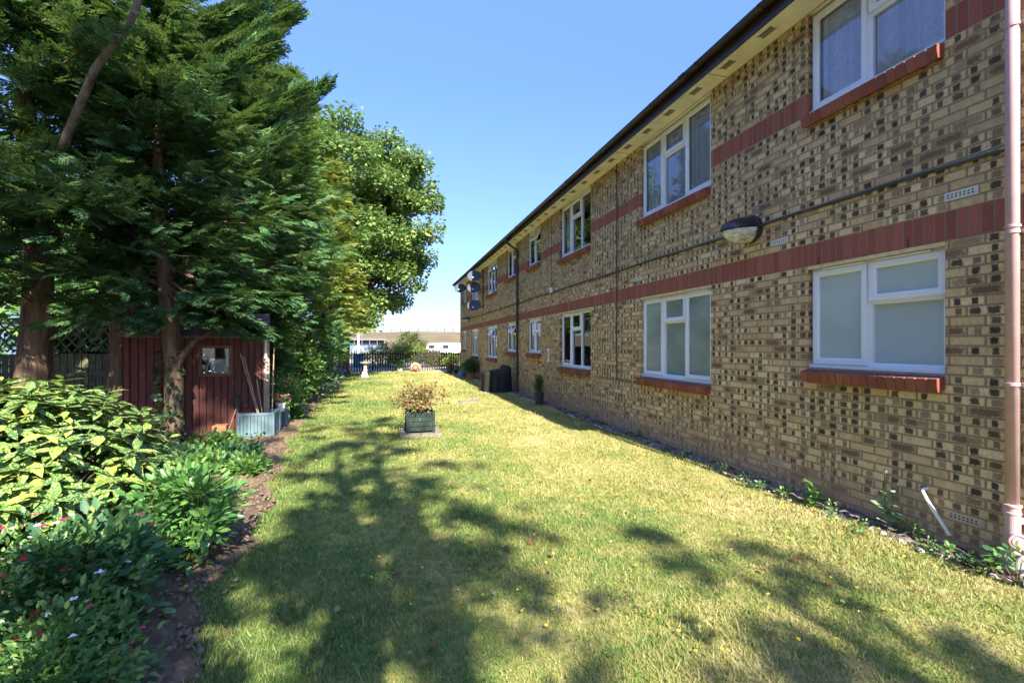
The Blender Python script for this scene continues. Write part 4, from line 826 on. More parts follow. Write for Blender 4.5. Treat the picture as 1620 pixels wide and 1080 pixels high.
m.add([(sx0, sy+sd_, 0), (sx1, sy+sd_, 0), (sx1, sy+sd_, 1.74), (sx0, sy+sd_, 1.74)], [(0, 3, 2, 1)])
m.add([(sx1, sy, 1.74), (sx1, sy+sd_, 1.74), (sx1, sy+sd_/2, 2.15)], [(0, 1, 2)]); m.add([(sx0, sy, 1.74), (sx0, sy+sd_, 1.74), (sx0, sy+sd_/2, 2.15)], [(0, 2, 1)])
m.build('wall', MAT['shed'], shed)
m = MB()
for s_ in (0, 1):
    ya, yb = (sy-.10, sy+sd_/2) if s_ == 0 else (sy+sd_+.10, sy+sd_/2)
    m.add([(sx0-.08, ya, 1.72), (sx1+.08, ya, 1.72), (sx1+.08, yb, 2.17), (sx0-.08, yb, 2.17), (sx0-.08, ya, 1.69), (sx1+.08, ya, 1.69), (sx1+.08, yb, 2.14), (sx0-.08, yb, 2.14)], [(0, 1, 2, 3), (7, 6, 5, 4), (0, 4, 5, 1), (1, 5, 6, 2), (3, 7, 4, 0)])
m.build('roof', MAT['shedroof'], shed)
fr_ = plain('shed_trim', (.20, .10, .075), .8, .2, .25, 10, .1)
sw = MB().ring(0, 1, 0, 1, []).add([], []); 
for xa, xb, za, zb in ((wx0-.05, wx0, wz0-.05, wz1+.05), (wx1, wx1+.05, wz0-.05, wz1+.05), (wx0, wx1, wz0-.05, wz0), (wx0, wx1, wz1, wz1+.05)): sw.box(xa, xb, sy-.03, sy+.02, za, zb)
swo = sw.build('window', fr_, shed); MB().add([(wx0, sy+.01, wz0), (wx1, sy+.01, wz0), (wx1, sy+.01, wz1), (wx0, sy+.01, wz1)], [(0, 1, 2, 3)]).build('pane', MAT['glass'], swo)
MB().box(wx0+.10, wx1-.02, sy+.10, sy+.16, wz0-.02, wz0+.24).beam((wx0+.04, sy+.09, wz0), (wx0+.14, sy+.12, wz1), .025).build('stored_board', MAT['galv'], swo)
MB().box(sx0+.02, sx1-.02, sy+.5, sy+.52, .02, 1.7).build('shed_interior', MAT['room'], shed)
post_m = plain('weathered_post', (.42, .29, .19), .85, .15, .3, 9, .2)
MB().box(sx1-.02, sx1+.07, sy-.035, sy+.04, 0, 1.78).build('corner_trim', post_m, shed); MB().box(sx0-.03, sx0+.05, sy-.03, sy+.03, 0, 1.70).build('corner_trim', MAT['shed'], shed)
MB().box(sx1+.0, sx1+.03, sy-.045, sy-.036, .98, 1.62).build('painted_sun_strip', MAT['white'], shed)  # thin white strip standing in for sunlight on the corner trim
shed.rotation_euler.z = R(13)
# trellis topped fence behind the cypress trunks
tf = empty('trellis_fence', (-6.3, 9.9, 0), 'old mossy board fence with diamond trellis top between the cypress trunks', 'fence')
m = MB(); ty = 10.0
for x in np.arange(-9.5, -4.0, .105): m.box(x, x+.092, ty, ty+.015, 0, 1.42+.01*math.sin(x*9))
m.build('board_panel', MAT['trellis'], tf)
MB().box(-9.5, -4.0, ty-.035, ty-.005, 1.02, 1.09).build('rail', MAT['trellis'], tf)
m = MB()
for x in np.arange(-9.9, -4.0, .16):
    a_ = max(x, -9.5)
    m.beam((x, ty, 1.45), (x+.42, ty, 2.02), .026, .01, (0, 1, 0)); m.beam((x+.42, ty+.012, 1.45), (x, ty+.012, 2.02), .026, .01, (0, 1, 0))
m.build('trellis', MAT['trellis'], tf)
m = MB()
for x in (-9.5, -7.7, -5.9, -4.05): m.box(x-.04, x+.04, ty-.04, ty+.04, 0, 2.05)
m.build('post', MAT['trellis'], tf)
nb_ = empty('neighbour_building', (-9, 17, 0), 'blue grey building glimpsed through the trellis', 'building')
MB().box(-16, -7.2, 15.5, 19, 0, 2.3).build('wall', MAT['bluewall'], nb_); MB().add([(-16.2, 15.3, 2.3), (-7, 15.3, 2.3), (-7, 17.3, 3.1), (-16.2, 17.3, 3.1), (-7, 19.2, 2.3), (-16.2, 19.2, 2.3)], [(0, 1, 2, 3), (3, 2, 4, 5)]).build('roof', MAT['bluewall'], nb_)
bp = empty('brick_pillar', (-6.5, 8.9, 0), 'sunlit orange brick pillar glimpsed left of the knotty trunk', 'pillar'); MB().box(-6.75, -6.3, 9.2, 9.6, 0, 1.9).build('shaft', MAT['redsill'], bp); MB().box(-6.8, -6.25, 9.15, 9.65, 1.9, 1.97).build('coping', MAT['concrete'], bp)
# dense backdrop of hedge left
shrub('boundary_hedge', (-10.5, 11.5), 'dark hedge behind the trellis fence at far left', 'hedge', 'darkleaf', (3.2, .7, 1.6), 200, 60, .14, seed=51, clr=.35, stems=False)
shrub('boundary_hedge', (-4.6, 13.4), 'dark hedge behind the shed', 'hedge', 'darkleaf', (1.9, .8, 1.5), 140, 60, .13, seed=52, clr=.3, stems=False)

for i, (bx_, by_, h_, lb_) in enumerate(((-13.5, 15, 6.5, 'broad dark tree beyond the trellis fence, farthest left'), (-10.2, 19, 7.5, 'broad dark tree beyond the trellis fence behind the blue grey building'), (-7.4, 21, 6.8, 'broad dark tree between the cypress row and the sycamore'), (-18, 20, 8, 'tall dark tree far beyond the trellis fence'), (-6.6, 15.5, 5.2, 'dark leafy tree just behind the hedge back of the shed'))):
    broadleaf('garden_tree', (bx_, by_), lb_, h_, 2.6, h_*.52, h_*.45, 60, 330, .17, 'bushleaf', trunk=.2, seed=400+i, group='garden trees beyond the left fence', clr=.75, fork=1.5)
# ---------------------------------------------------------------- flower bed plants
def aucuba():
    g = np.random.default_rng(61); bx, by = -2.55, 4.10; r = empty('spotted_laurel', (bx, by, 0), 'large yellow speckled laurel bush in front of the cypress trunks', 'shrub')
    N = 400; d0 = rdir(N, g); d0[:, 2] = np.abs(d0[:, 2])*1.0-.25; sh = .62+.38*g.random(N)**.5; C = np.array([bx, by, .66])+d0*sh[:, None]*np.array([1.02, 1.0, .90]); C = C[C[:, 2] > .15]
    pos = []; D = []; U = []; Sz = []; sb = MB()
    for i, c in enumerate(C):
        o = (c-np.array([bx, by, .1])); o /= np.linalg.norm(o); k = g.integers(7, 11); a0 = g.uniform(0, 6.28); q = Vector((0, 0, 1)).rotation_difference(Vector(o*.6+np.array([0, 0, .6]))) 
        for j in range(k):
            a = a0+j*2.4; tilt = .25+.10*j*g.uniform(.6, 1.2)*.6; el = .55-.13*j*.9
            v = q @ Vector((math.cos(a)*math.cos(el), math.sin(a)*math.cos(el), math.sin(el))); v.z -= .18
            pos.append(c-o*.016*j); D.append(tuple(v)); U.append(tuple(q @ Vector((0, 0, 1)))); Sz.append(g.uniform(.11, .205)*(.75 if j < 2 else 1))
        if i % 3 == 0: sb.tube([(bx+g.normal(0, .12), by+g.normal(0, .12), -.02), np.array([bx, by, .05])*.4+c*.6+g.normal(0, .03, 3), c], [.012, .009, .005], 5, cap=False)
    sb.build('stem', MAT['bushleaf'], r); np_tmpl('foliage', LEAF*np.array([.84, 1, 1]), LEAFT, np.array(pos), basis(np.array(D), np.array(U)+g.normal(0, .12, (len(U), 3))), np.array(Sz), MAT['aucuba'], r)
aucuba()
def LT(wd): return (LEAF*np.array([wd, 1, 1]), LEAFT)
p = P(290, 905, 3.25); shrub('peony_bush', (p[0], p[1]), 'bright green leafy peony clump at the edge of the bed', 'shrub', 'peony', (.30, .30, .31), 60, 30, .075, T=LT(1.0), seed=62, clr=.09, zc=.34, flowers=[('peach', 4, .03)], stem_mat='bushleaf')
p = P(255, 880, 3.7); shrub('peony_bush', (p[0], p[1]), 'darker leafy clump between the spotted laurel and the bright peony', 'shrub', 'peony', (.28, .28, .24), 44, 26, .08, T=LT(.9), seed=63, clr=.1, zc=.26, stem_mat='bushleaf')
p = P(140, 1060, 2.4); shrub('tree_peony', (p[0], p[1]), 'dark blue green broad leaved plant at the bottom left of the bed', 'shrub', 'darkleaf', (.30, .32, .27), 60, 24, .092, T=LT(.95), seed=64, clr=.10, zc=.33, stem_mat='bushleaf', flowers=[('red', 12, .020), ('palepetal', 6, .018)])
p = P(25, 1060, 2.15); shrub('red_salvia', (p[0], p[1]), 'small leaved salvia bush dotted with red and white flowers', 'shrub', 'bushleaf', (.46, .42, .34), 110, 40, .036, T=LT(1.2), seed=65, clr=.10, zc=.34, stem_mat='bushleaf', flowers=[('red', 60, .020), ('palepetal', 24, .019)])
p = P(80, 1130, 1.9); shrub('red_salvia', (p[0], p[1]), 'low salvia foliage with a few pale flowers in the bottom left corner', 'shrub', 'bushleaf', (.34, .30, .20), 80, 34, .038, T=LT(1.2), seed=66, clr=.09, zc=.22, stem_mat='bushleaf', flowers=[('red', 22, .017), ('palepetal', 12, .017)])
k = 0
for (px, py, rr, hh, mt, lb_) in ((270, 742, .38, .14, 'darkleaf', 'low green plant behind the peony clump, nearest the forked cypress'), (325, 752, .36, .14, 'bushleaf', 'low bright green plant in the middle of the bed'), (375, 735, .34, .14, 'darkleaf', 'low spreading plant in front of the blue planter'),
        (392, 752, .22, .12, 'bushleaf', 'small leafy plant on the lawn edge in front of the blue planter'), (335, 715, .35, .16, 'bushleaf', 'small leafy clump beside the stacked bricks'), (235, 760, .34, .17, 'darkleaf', 'leafy clump just right of the spotted laurel'),
        (460, 665, .22, .17, 'bushleaf', 'small green clump right of the blue planter'), (470, 640, .3, .2, 'darkleaf', 'low green leaves beside the white flower pot')):
    p = G(px, py); shrub('bedding_plant', p, lb_, 'plant', mt, (rr, rr, hh), 34, 26, .075, T=LT(1.1), group='low plants in the flower bed', seed=70+k, clr=.08, zc=hh*.7, stem_mat='bushleaf', flowers=[('palepetal', 3, .012)] if k % 2 else None); k += 1
# ground ivy over the soil
def groundcover():
    N = 5200; g = np.random.default_rng(80); Y = g.uniform(2.2, 13, N); X = edge_x(Y)-.35-g.random(N)*3.2; m_ = (np.sin(X*2.1+Y)*np.sin(Y*1.7-X) > -.15); X, Y = X[m_], Y[m_]; n_ = len(X)
    pos = np.stack([X, Y, .05+.07*g.random(n_)], 1); d = rdir(n_, g); d[:, 2] = d[:, 2]*.3+.2; np_tmpl('ground_cover', ML, MLF, pos, basis(d, np.tile((0, 0, 1.), (n_, 1))+g.normal(0, .3, (n_, 3))), g.uniform(.03, .07, n_), MAT['darkleaf'])
groundcover(); tag(bpy.data.objects['ground_cover'], 'low ivy and weeds creeping over the shaded bed soil', 'ground cover', kind='stuff')

# ---------------------------------------------------------------- planters and pots
def box_planter(c, wd, dp_, h, label, name='planter_box', vertical=True, mat='bluegrey', rz=0, group=None, legs=.03):
    r = empty(name, (c[0], c[1], 0.0), label, 'planter', group, rz); a, b = wd/2, dp_/2; po = .045
    for sx_ in (-1, 1):
        for sy_ in (-1, 1): MB().box(sx_*a-po/2, sx_*a+po/2, sy_*b-po/2, sy_*b+po/2, 0, h+.012).build('corner_post', MAT[mat], r, world=False, bevel=.003)
    m = MB()
    if vertical:
        for sx_, n_ in ((0, 9),):
            st = (wd-po)/n_
            for i in range(n_):
                for s_ in (-1, 1): m.box(-a+po/2+i*st+.003, -a+po/2+(i+1)*st-.003, s_*b-.008, s_*b+.008, legs+.03, h-.03)
            st = (dp_-po)/n_
            for i in range(n_):
                for s_ in (-1, 1): m.box(s_*a-.008, s_*a+.008, -b+po/2+i*st+.003, -b+po/2+(i+1)*st-.003, legs+.03, h-.03)
    else:
        for i in range(4):
            z0, z1 = legs+(h-legs)*i/4+.004, legs+(h-legs)*(i+1)/4-.004
            for s_ in (-1, 1): m.box(-a+po/2, a-po/2, s_*b-.010, s_*b+.010, z0, z1); m.box(s_*a-.010, s_*a+.010, -b+po/2, b-po/2, z0, z1)
    m.build('side_panel', MAT[mat], r, world=False); m = MB()
    if vertical:
        for z0, z1 in ((legs, legs+.04), (h-.045, h)):
            for s_ in (-1, 1): m.box(-a+po/2, a-po/2, s_*b-.016, s_*b+.016, z0, z1); m.box(s_*a-.016, s_*a+.016, -b+po/2, b-po/2, z0, z1)
        m.build('rail', MAT[mat], r, world=False)
    MB().box(-a+.01, a-.01, -b+.01, b-.01, h-.07, h-.05).build('soil', MAT['dirt'], r, world=False); return r
c1 = P(405, 698, 7.6)
box_planter((c1[0], c1[1]+.22), .52, .44, .44, 'blue grey wooden box planter with bare canes in front of the shed')
g = np.random.default_rng(90); cane = empty('garden_cane', (c1[0], c1[1]+.22, .4), 'bundle of leaning bare canes and a thin climber in the blue planter', 'canes'); m = MB()
for i, (dx, dz, ex) in enumerate(((-.02, 1.05, -.28), (.0, 1.0, -.25), (.2, 1.15, .02), (.05, .6, -.1))): m.tube([(c1[0]+dx, c1[1]+.2, .38), (c1[0]+dx+ex*.5, c1[1]+.22, .38+dz*.5), (c1[0]+dx+ex, c1[1]+.25, .38+dz)], .009, 6)
m.build('stick', plain('cane_wood', (.42, .30, .18), .8, .2, .2, 9, 0), cane)
shrub('climbing_rose', (c1[0]-.22, c1[1]+.45), 'sparse climber with yellowing leaves against the shed wall', 'plant', 'bushleaf', (.40, .18, .48), 16, 12, .07, T=LT(1.2), seed=91, clr=.10, zc=.75)
lamp = empty('solar_lantern', (c1[0]-.33, c1[1]+.05, .6), 'dark garden spike light leaning over the blue planter corner', 'lamp'); cx, cy = c1[0]-.28, c1[1]+.05
MB().tube([(cx-.2, cy, 0), (cx-.08, cy, .35), (cx, cy, .62)], .008, 6).build('spike', post_m, lamp); MB().lathe((cx, cy, .50), [(0, 0), (.03, .01), (.05, .12), (.055, .22), (0, .24)], 12).build('lamp_head', MAT['black'], lamp)
# stacked bricks
stk = [(i, j) for j in range(4) for i in range(2)]
for i, j in stk:
    q = G(347, 699); b_ = MB().box(q[0]-.11+i*.105, q[0]-.11+i*.105+.1, q[1], q[1]+.215, .0+j*.067, .0+j*.067+.063).build('loose_brick', MAT['terracotta'], bevel=.003)
    tag(b_, ['bottom left', 'bottom right', 'second row left', 'second row right', 'third row left', 'third row right', 'top left', 'top right'][j*2+i]+' orange brick of the small stack beside the blue planter', 'brick', 'small stack of orange bricks by the shed')
c2 = P(430, 668, 8.9); box_planter((c2[0]+.10, c2[1]), .34, .34, .34, 'second blue grey box planter half hidden behind the first', legs=.02)
h_ = P(437, 660, 9.0); shrub('pink_hydrangea', (h_[0]+.12, h_[1]+.05), 'pink flowering hydrangea in the rear blue planter', 'shrub', 'bushleaf', (.30, .28, .25), 34, 22, .07, T=LT(1.3), seed=92, clr=.1, z0=.3, zc=.62, flowers=[('pink', 46, .035)])
wp = P(444, 650, 8.5); wpo = empty('white_flower_pot', (wp[0], wp[1], .2), 'small white pot on a thin stand with magenta flowers', 'flower pot')
MB().lathe((wp[0], wp[1], .34), [(0, 0), (.06, 0), (.085, .13), (.095, .13), (.095, .155), (.08, .155), (.075, .12), (0, .11)], 18).build('pot', MAT['white'], wpo, smooth=False); MB().tube([(wp[0], wp[1], 0), (wp[0], wp[1], .34)], .012, 8).lathe((wp[0], wp[1], .0), [(0, .03), (.08, .02), (.08, 0)], 12).build('stand', MAT['galv'], wpo)
shrub('magenta_petunia', (wp[0], wp[1]), 'magenta flowers spilling from the white pot', 'plant', 'bushleaf', (.15, .15, .10), 16, 14, .04, seed=93, clr=.05, z0=.45, zc=.55, flowers=[('pink', 26, .03)])
bx2 = P(467, 640, 9.8); box_planter((bx2[0], bx2[1]), .30, .30, .34, 'third pale box planter at the end of the row by the lawn edge', mat='galv', legs=.02)
# central planter on slabs
cp = G(666, 690); cx, cy = cp[0], cp[1]+.30
pad = empty('slab_base', (cx, cy, 0), 'square pad of worn paving slabs under the central planter', 'paving slab')
for i in (0, 1):
    for j in (0, 1): MB().box(cx-.36+i*.362, cx-.002+i*.362, cy-.36+j*.362, cy-.002+j*.362, -.02, .045).build('slab', MAT['slab'], pad, bevel=.006)
pl = box_planter((cx, cy), .45, .45, .365, 'dark green weathered box planter alone in the middle of the lawn', vertical=False, mat='planter'); pl.location.z = .046
shrub('rusty_hydrangea', (cx, cy), 'half dead orange brown hydrangea in the central planter', 'shrub', 'rust', (.56, .44, .27), 120, 12, .050, T=LT(1.35), seed=95, clr=.075, z0=.37, zc=.64, shell=.15)
# shrub pot by the wall
def pot(c, r0, r1, h, label, mat, name='plant_pot', group=None):
    o = empty(name, (c[0], c[1], 0), label, 'plant pot', group)
    MB().lathe((c[0], c[1], 0), [(0, 0), (r0, 0), ((r0+r1)/2*1.03, h*.5), (r1, h*.88), (r1*1.07, h*.9), (r1*1.07, h), (r1*.93, h), (r1*.9, h*.86), (0, h*.84)], 22).build('pot_body', MAT[mat], o, smooth=False); MB().lathe((c[0], c[1], h*.86), [(0, .01), (r1*.92, 0)], 18).build('soil', MAT['dirt'], o); return o
q = G(853, 641); pot(q, .09, .13, .31, 'dark tapering pot on a slab beside the brick wall', 'pot')
sl_ = MB().box(q[0]-.22, q[0]+.2, q[1]-.2, q[1]+.22, -.01, .018).build('stone_slab', MAT['slab'], bevel=.006); tag(sl_, 'pale slab under the dark pot by the wall', 'paving slab')
for o in list(bpy.data.objects):
    if o.name.startswith('plant_pot') and o.parent is None: o.location.z = .018
shrub('conical_shrub', q, 'narrow upright green conifer in the dark pot by the wall', 'shrub', 'bushleaf', (.105, .105, .25), 60, 40, .035, seed=96, clr=.045, z0=.29, zc=.54)
for px, py, a_, b_ in ((743, 635, .30, .18), (769, 620, .26, .22), (748, 630, .16, .1)):
    q = G(px, py); tag(MB().box(q[0]-a_, q[0]+a_, q[1]-b_, q[1]+b_, -.01, .026).build('stepping_stone', MAT['slab'], bevel=.01), {743: 'flat grey stone set in the lawn between planter and wall', 769: 'pale stone beside the black covered barbecue', 748: 'small stone just behind the flat grey stone in the lawn'}[px], 'stepping stone')
# covered barbecue
q = G(789, 621); bq = empty('covered_barbecue', (q[0], q[1], 0), 'barbecue under a black fabric cover against the wall', 'barbecue'); bx_, by_ = q[0]+.03, q[1]+.35
def drape(cx, cy, hw, hd, h, seed, bulge=0, nz=10, na=56):
    g = np.random.default_rng(seed); vs = []
    for i in range(nz+1):
        t = i/nz; z = h*t; sh = 1.05-.10*t
        for j in range(na):
            a = 2*math.pi*j/na; e = 5.0; ca, sa = math.cos(a), math.sin(a); k = (abs(ca)**e+abs(sa)**e)**(-1/e); f = 1+.035*math.sin(a*9+seed)*(1-t)+.02*math.sin(a*17+2*seed+t*3)*(1-t*.5)
            vs.append((cx+hw*k*ca*sh*f, cy+hd*k*sa*sh*f, z+(bulge*max(0, (ca+.25))*(math.sin(min(1, t)*math.pi*.5)**8)) if i == nz else z))
    top = []
    fs = [(i*na+j, i*na+(j+1) % na, (i+1)*na+(j+1) % na, (i+1)*na+j) for i in range(nz) for j in range(na)]
    for k_, (s, dz) in enumerate(((.8, .035), (.5, .06), (.2, .07))):
        for j in range(na):
            v = vs[nz*na+j]; vs.append((cx+(v[0]-cx)*s, cy+(v[1]-cy)*s, v[2]+dz))
        fs += [((nz+k_)*na+j, (nz+k_)*na+(j+1) % na, (nz+k_+1)*na+(j+1) % na, (nz+k_+1)*na+j) for j in range(na)]
    fs.append(tuple((nz+3)*na+j for j in range(na))); return MB().add(vs, fs)
drape(bx_+.10, by_, .36, .33, .70, 2, bulge=.12).build('cover', MAT['cover'], bq, smooth=True)
drape(bx_-.30, by_+.05, .20, .30, .64, 5).build('side_cover', plain('brown_black_cover', (.016, .014, .013), .8, .2, .3, 9, .2), bq, smooth=True)
MB().tube([(bx_-.38, by_, .62), (bx_-.38, by_, .76)], .03, 10).tube([(bx_-.24, by_, .62), (bx_-.24, by_, .73)], .03, 10).build('handle', MAT['black'], bq)
# pots at the far end
q = P(745, 598, 21.5); pot(q, .17, .23, .30, 'terracotta pot below the far ground floor windows', 'terracotta'); shrub('rosemary_bush', q[:2], 'spiky dark green rosemary in the terracotta pot', 'shrub', 'darkleaf', (.34, .34, .34), 60, 40, .13, T=(SLIM, QLF), seed=97, clr=.10, z0=.25, zc=.58, upb=.1)
q = P(732, 597, 22.5); pot(q, .13, .16, .26, 'small blue glazed pot left of the rosemary', 'blue')
q = P(712, 590, 25.3); pot(q, .15, .17, .44, 'tall dark pot near the far corner of the building', 'pot'); shrub('pale_flower_plant', q[:2], 'pale yellow flowering plant in the tall dark pot', 'plant', 'hedge', (.42, .3, .26), 34, 16, .08, seed=98, clr=.12, z0=.42, zc=.68, flowers=[('palepetal', 30, .05)])
q = P(721, 590, 25.5); pot(q, .1, .13, .2, 'small black pot at the corner of the wall', 'black'); shrub('small_green_plant', q[:2], 'small green plant in the black corner pot', 'plant', 'darkleaf', (.16, .16, .14), 14, 20, .06, seed=99, clr=.06, z0=.18, zc=.3)
q = P(633, 586, 27.6); pot(q, .14, .17, .18, 'low pale bowl in front of the boundary fence', 'stone'); shrub('bowl_plant', q[:2], 'round green plant in the pale bowl by the fence', 'plant', 'darkleaf', (.26, .22, .18), 26, 30, .08, seed=100, clr=.09, z0=.16, zc=.40, flowers=[('palepetal', 8, .04)])
# terracotta hedgehog shaped ornament
q = P(657, 587, 27.2); ho = empty('terracotta_animal', (q[0], q[1], 0), 'terracotta hedgehog ornament on the lawn in front of the fence', 'ornament')
m = MB(); vs = []; na_, nn = 14, 12
m.tube([(q[0]-.06, q[1]-.30, .15), (q[0]-.05, q[1]-.24, .16), (q[0], q[1]-.1, .20), (q[0]+.02, q[1]+.05, .23), (q[0]+.04, q[1]+.2, .20), (q[0]+.05, q[1]+.3, .14)], [.02, .09, .17, .21, .17, .05], 16); m.build('body', MAT['terracotta'], ho, smooth=True)
m = MB()
for sx_ in (-.10, .12):
    for sy_ in (-.12, .14): m.tube([(q[0]+sx_, q[1]+sy_, 0), (q[0]+sx_, q[1]+sy_, .16)], [.035, .045], 8)
m.build('leg', MAT['terracotta'], ho)
g = np.random.default_rng(5); nq = 700; a = g.uniform(-1.9, 1.9, nq); yy_ = g.uniform(-.16, .3, nq); pos = np.stack([q[0]+.02+.19*np.sin(a), q[1]+yy_, .22+.19*np.cos(a)], 1); d = np.stack([np.sin(a), .5+0*a, np.cos(a)], 1)
np_tmpl('spine', SLIM, QLF, pos, basis(d, rdir(nq, g)), np.full(nq, .13), MAT['stone'], ho)
# bird bath
q = P(578, 598, 22.2); bb = empty('bird_bath', (q[0], q[1], 0), 'pale stone bird bath with figure column at the far end of the lawn', 'bird bath')
MB().lathe((q[0], q[1], .66), [(0, .03), (.20, .04), (.245, .09), (.265, .09), (.26, .06), (.14, -.01), (.07, -.03), (.07, -.06)], 24).build('basin', MAT['stone'], bb)
m = MB(); m.lathe((q[0], q[1], 0), [(.17, 0), (.17, .05), (.13, .09), (.10, .16), (.085, .26), (.095, .36), (.07, .44), (.085, .52), (.075, .60), (.07, .64)], 16); m.lathe((q[0]-.1, q[1]-.06, 0), [(.08, 0), (.09, .09), (.05, .20), (.03, .28), (0, .31)], 12); m.lathe((q[0]-.02, q[1]-.09, .22), [(0, 0), (.06, .05), (.05, .13), (.03, .17), (.045, .22), (.03, .27), (0, .28)], 10); m.build('pedestal', plain('white_stone', (.62, .56, .50), .9, .1, .2, 18, .3), bb)
q = P(540, 589, 24.0); gn = empty('garden_gnome', (q[0], q[1], 0), 'small bright blue pointed gnome figure at the foot of the sycamore', 'ornament')
MB().lathe((q[0], q[1], 0), [(.12, 0), (.14, .06), (.11, .18), (.08, .24)], 14).build('body', MAT['blue'], gn); MB().lathe((q[0], q[1], .24), [(.06, 0), (.07, .05), (.08, .07), (.0, .26)], 14).build('hat', MAT['blue'], gn)
# poppies / weeds at the wall foot
def tallweed(c, h, label, wide=.1, heads=3, seed=1, cat='plant', nl=16, leaf=.16, mat='paleweed'):
    g = np.random.default_rng(seed); r = empty('poppy_plant', (c[0], c[1], 0), label, cat, 'weeds growing at the foot of the brick wall'); m = MB(); hd = MB()
    for i in range(heads):
        t = (c[0]+g.normal(0, wide*.5), c[1]+g.normal(0, wide), h*g.uniform(.72, 1)); m.tube([(c[0], c[1], 0), ((c[0]+t[0])/2, (c[1]+t[1])/2+.01, t[2]*.5), t], .0035, 5); hd.lathe(t, [(0, -.008), (.011, 0), (.013, .012), (.010, .02), (0, .022)], 8)
    m.build('stalk', MAT['peony'], r); hd.build('seed_head', MAT['airbrick'], r)
    z = g.random(nl)**1.2*h*.65; a = g.uniform(0, 6.28, nl); pos = np.stack([np.full(nl, c[0]), np.full(nl, c[1]), z], 1); d = np.stack([np.cos(a), np.sin(a), g.uniform(.1, .9, nl)], 1)
    np_tmpl('foliage', LEAF*np.array([1.1, 1, 1]), LEAFT, pos, basis(d, np.tile((0, 0, 1.), (nl, 1))+g.normal(0, .3, (nl, 3))), leaf*g.uniform(.5, 1.1, nl)*(1-z/h*.5), MAT[mat], r); return r
MAT['paleweed'] = leaf_mat('pale_poppy_leaves', [(0, (.16, .27, .14)), (1, (.34, .44, .28))], .6, .3, .2)
tallweed(G(1284, 802), .36, 'dark green leafy poppy below the near ground floor window', .05, 1, 3, nl=34, leaf=.15, mat='peony')
tallweed(G(1403, 840), .50, 'pale poppy with tall seed heads beside the overflow pipe', .05, 5, 4, nl=26)
WS = [(1180, 768), (1205, 775), (1140, 748), (1078, 726), (1315, 820), (1362, 845), (1440, 850), (1497, 880), (1516, 890), (1560, 905), (1612, 925), (942, 662), (1240, 790), (960, 671), (1010, 692), (1470, 872)]
for i, (px, py) in enumerate(WS):
    p = G(px, py); s_ = .15 if i == 10 else (.055 if i % 2 else .07)
    o = shrub('wall_weed', (min(p[0], 4.14), p[1]), 'small green weed at the foot of the brick wall', 'weed', 'peony' if i % 3 else 'bushleaf', (s_*.7, s_, s_*.9), 7, 9, .032 if i != 10 else .06, T=LT(1.2), group='small weeds at the wall foot', seed=200+i, clr=.035, flowers=[('yellow', 2, .012)] if i in (4, 5, 6) else None)
    o['label'] = ['feathery weed on the lawn edge below the middle ground floor window', 'feathery weed a step nearer than the one below the middle window', 'small weed at the wall foot left of the middle window sill', 'small weed below the left half of the middle window', 'tiny weed just right of the leafy poppy', 'yellow flowered weed left of the tall poppy', 'weed with a yellow flower between poppy and overflow pipe', 'upright weed to the left of the pink pipe base', 'spreading weed close to the pink pipe base', 'low weed at the foot of the grey gully hopper', 'dark leafy weed right of the pink pipe base', 'round green weed in the gravel past the dark cable', 'small weed left of the leafy poppy', 'small tuft in the gravel near the round green weed', 'small tuft below the left end of the middle window', 'low weed directly under the white overflow pipe'][i]

# ---------------------------------------------------------------- end fence and what lies beyond
FY = 29.0; ef = empty('picket_fence', (0, FY, 0), 'long dark vertical bar fence closing the far end of the lawn', 'fence'); m = MB()
xs_ = np.arange(-6.2, 5.6, .150)
pk = empty('x', (0, 0, 0)); bpy.data.objects.remove(pk)
pm = MB().add([(-.03, -.010, 0), (.03, -.010, 0), (.03, .010, 0), (-.03, .010, 0), (-.03, -.010, 1.15), (.03, -.010, 1.15), (.03, .010, 1.15), (-.03, .010, 1.15), (0, -.01, 1.20), (0, .01, 1.20)], [(0, 1, 5, 4), (1, 2, 6, 5), (2, 3, 7, 6), (3, 0, 4, 7), (4, 5, 8), (7, 9, 6), (4, 8, 9, 7), (5, 6, 9, 8)]).me('picket')
pm.materials.append(MAT['fence'])
for x in xs_:
    o = bpy.data.objects.new('picket', pm); COL.objects.link(o); o.parent = ef; o.location = (float(x), 0, .0)
for z in (.25, 1.0): MB().box(-6.2, 5.6, FY+.012, FY+.05, z, z+.05).build('rail', MAT['fence'], ef)
for x in np.arange(-6.2, 5.7, 2.7): MB().box(x-.05, x+.05, FY+.052, FY+.14, 0, 1.16).build('post', MAT['fence'], ef)
gp = empty('panel_fence', (-3.2, 25.2, 0), 'grey fence panel left of the sycamore trunk', 'fence'); MB().box(-7.5, -3.0, 27.4, 27.45, 0, 1.5).build('panel', MAT['concrete'], gp); MB().box(-3.05, -2.9, 27.36, 27.5, 0, 1.6).build('post', MAT['fence'], gp)
for i, (px, zc_, rx, rz_, mt, lb_) in enumerate(((612, 34, 1.9, .82, 'hedge', 'yellow green hedge just beyond the end fence, left part'), (648, 35, 1.9, .80, 'hedge', 'yellow green hedge beyond the fence below the round bush'), (683, 35, 1.5, .6, 'olive', 'greyish low shrub beyond the right part of the fence'), (708, 36, 1.4, .45, 'hedge', 'low green shrub beyond the fence near the building'))):
    p = P(px, 580, zc_); shrub('hedge_plant', p[:2], lb_, 'hedge', mt, (rx, .7, rz_), 110, 40, .13, group='hedges beyond the end fence', seed=300+i, clr=.22, stems=False, zc=rz_)
p = P(651, 560, 46); shrub('round_bush', p[:2], 'round olive green bush standing beyond the fence against the dry hill', 'bush', 'olive', (1.45, 1.3, 1.35), 150, 70, .16, seed=310, clr=.3, zc=1.45)
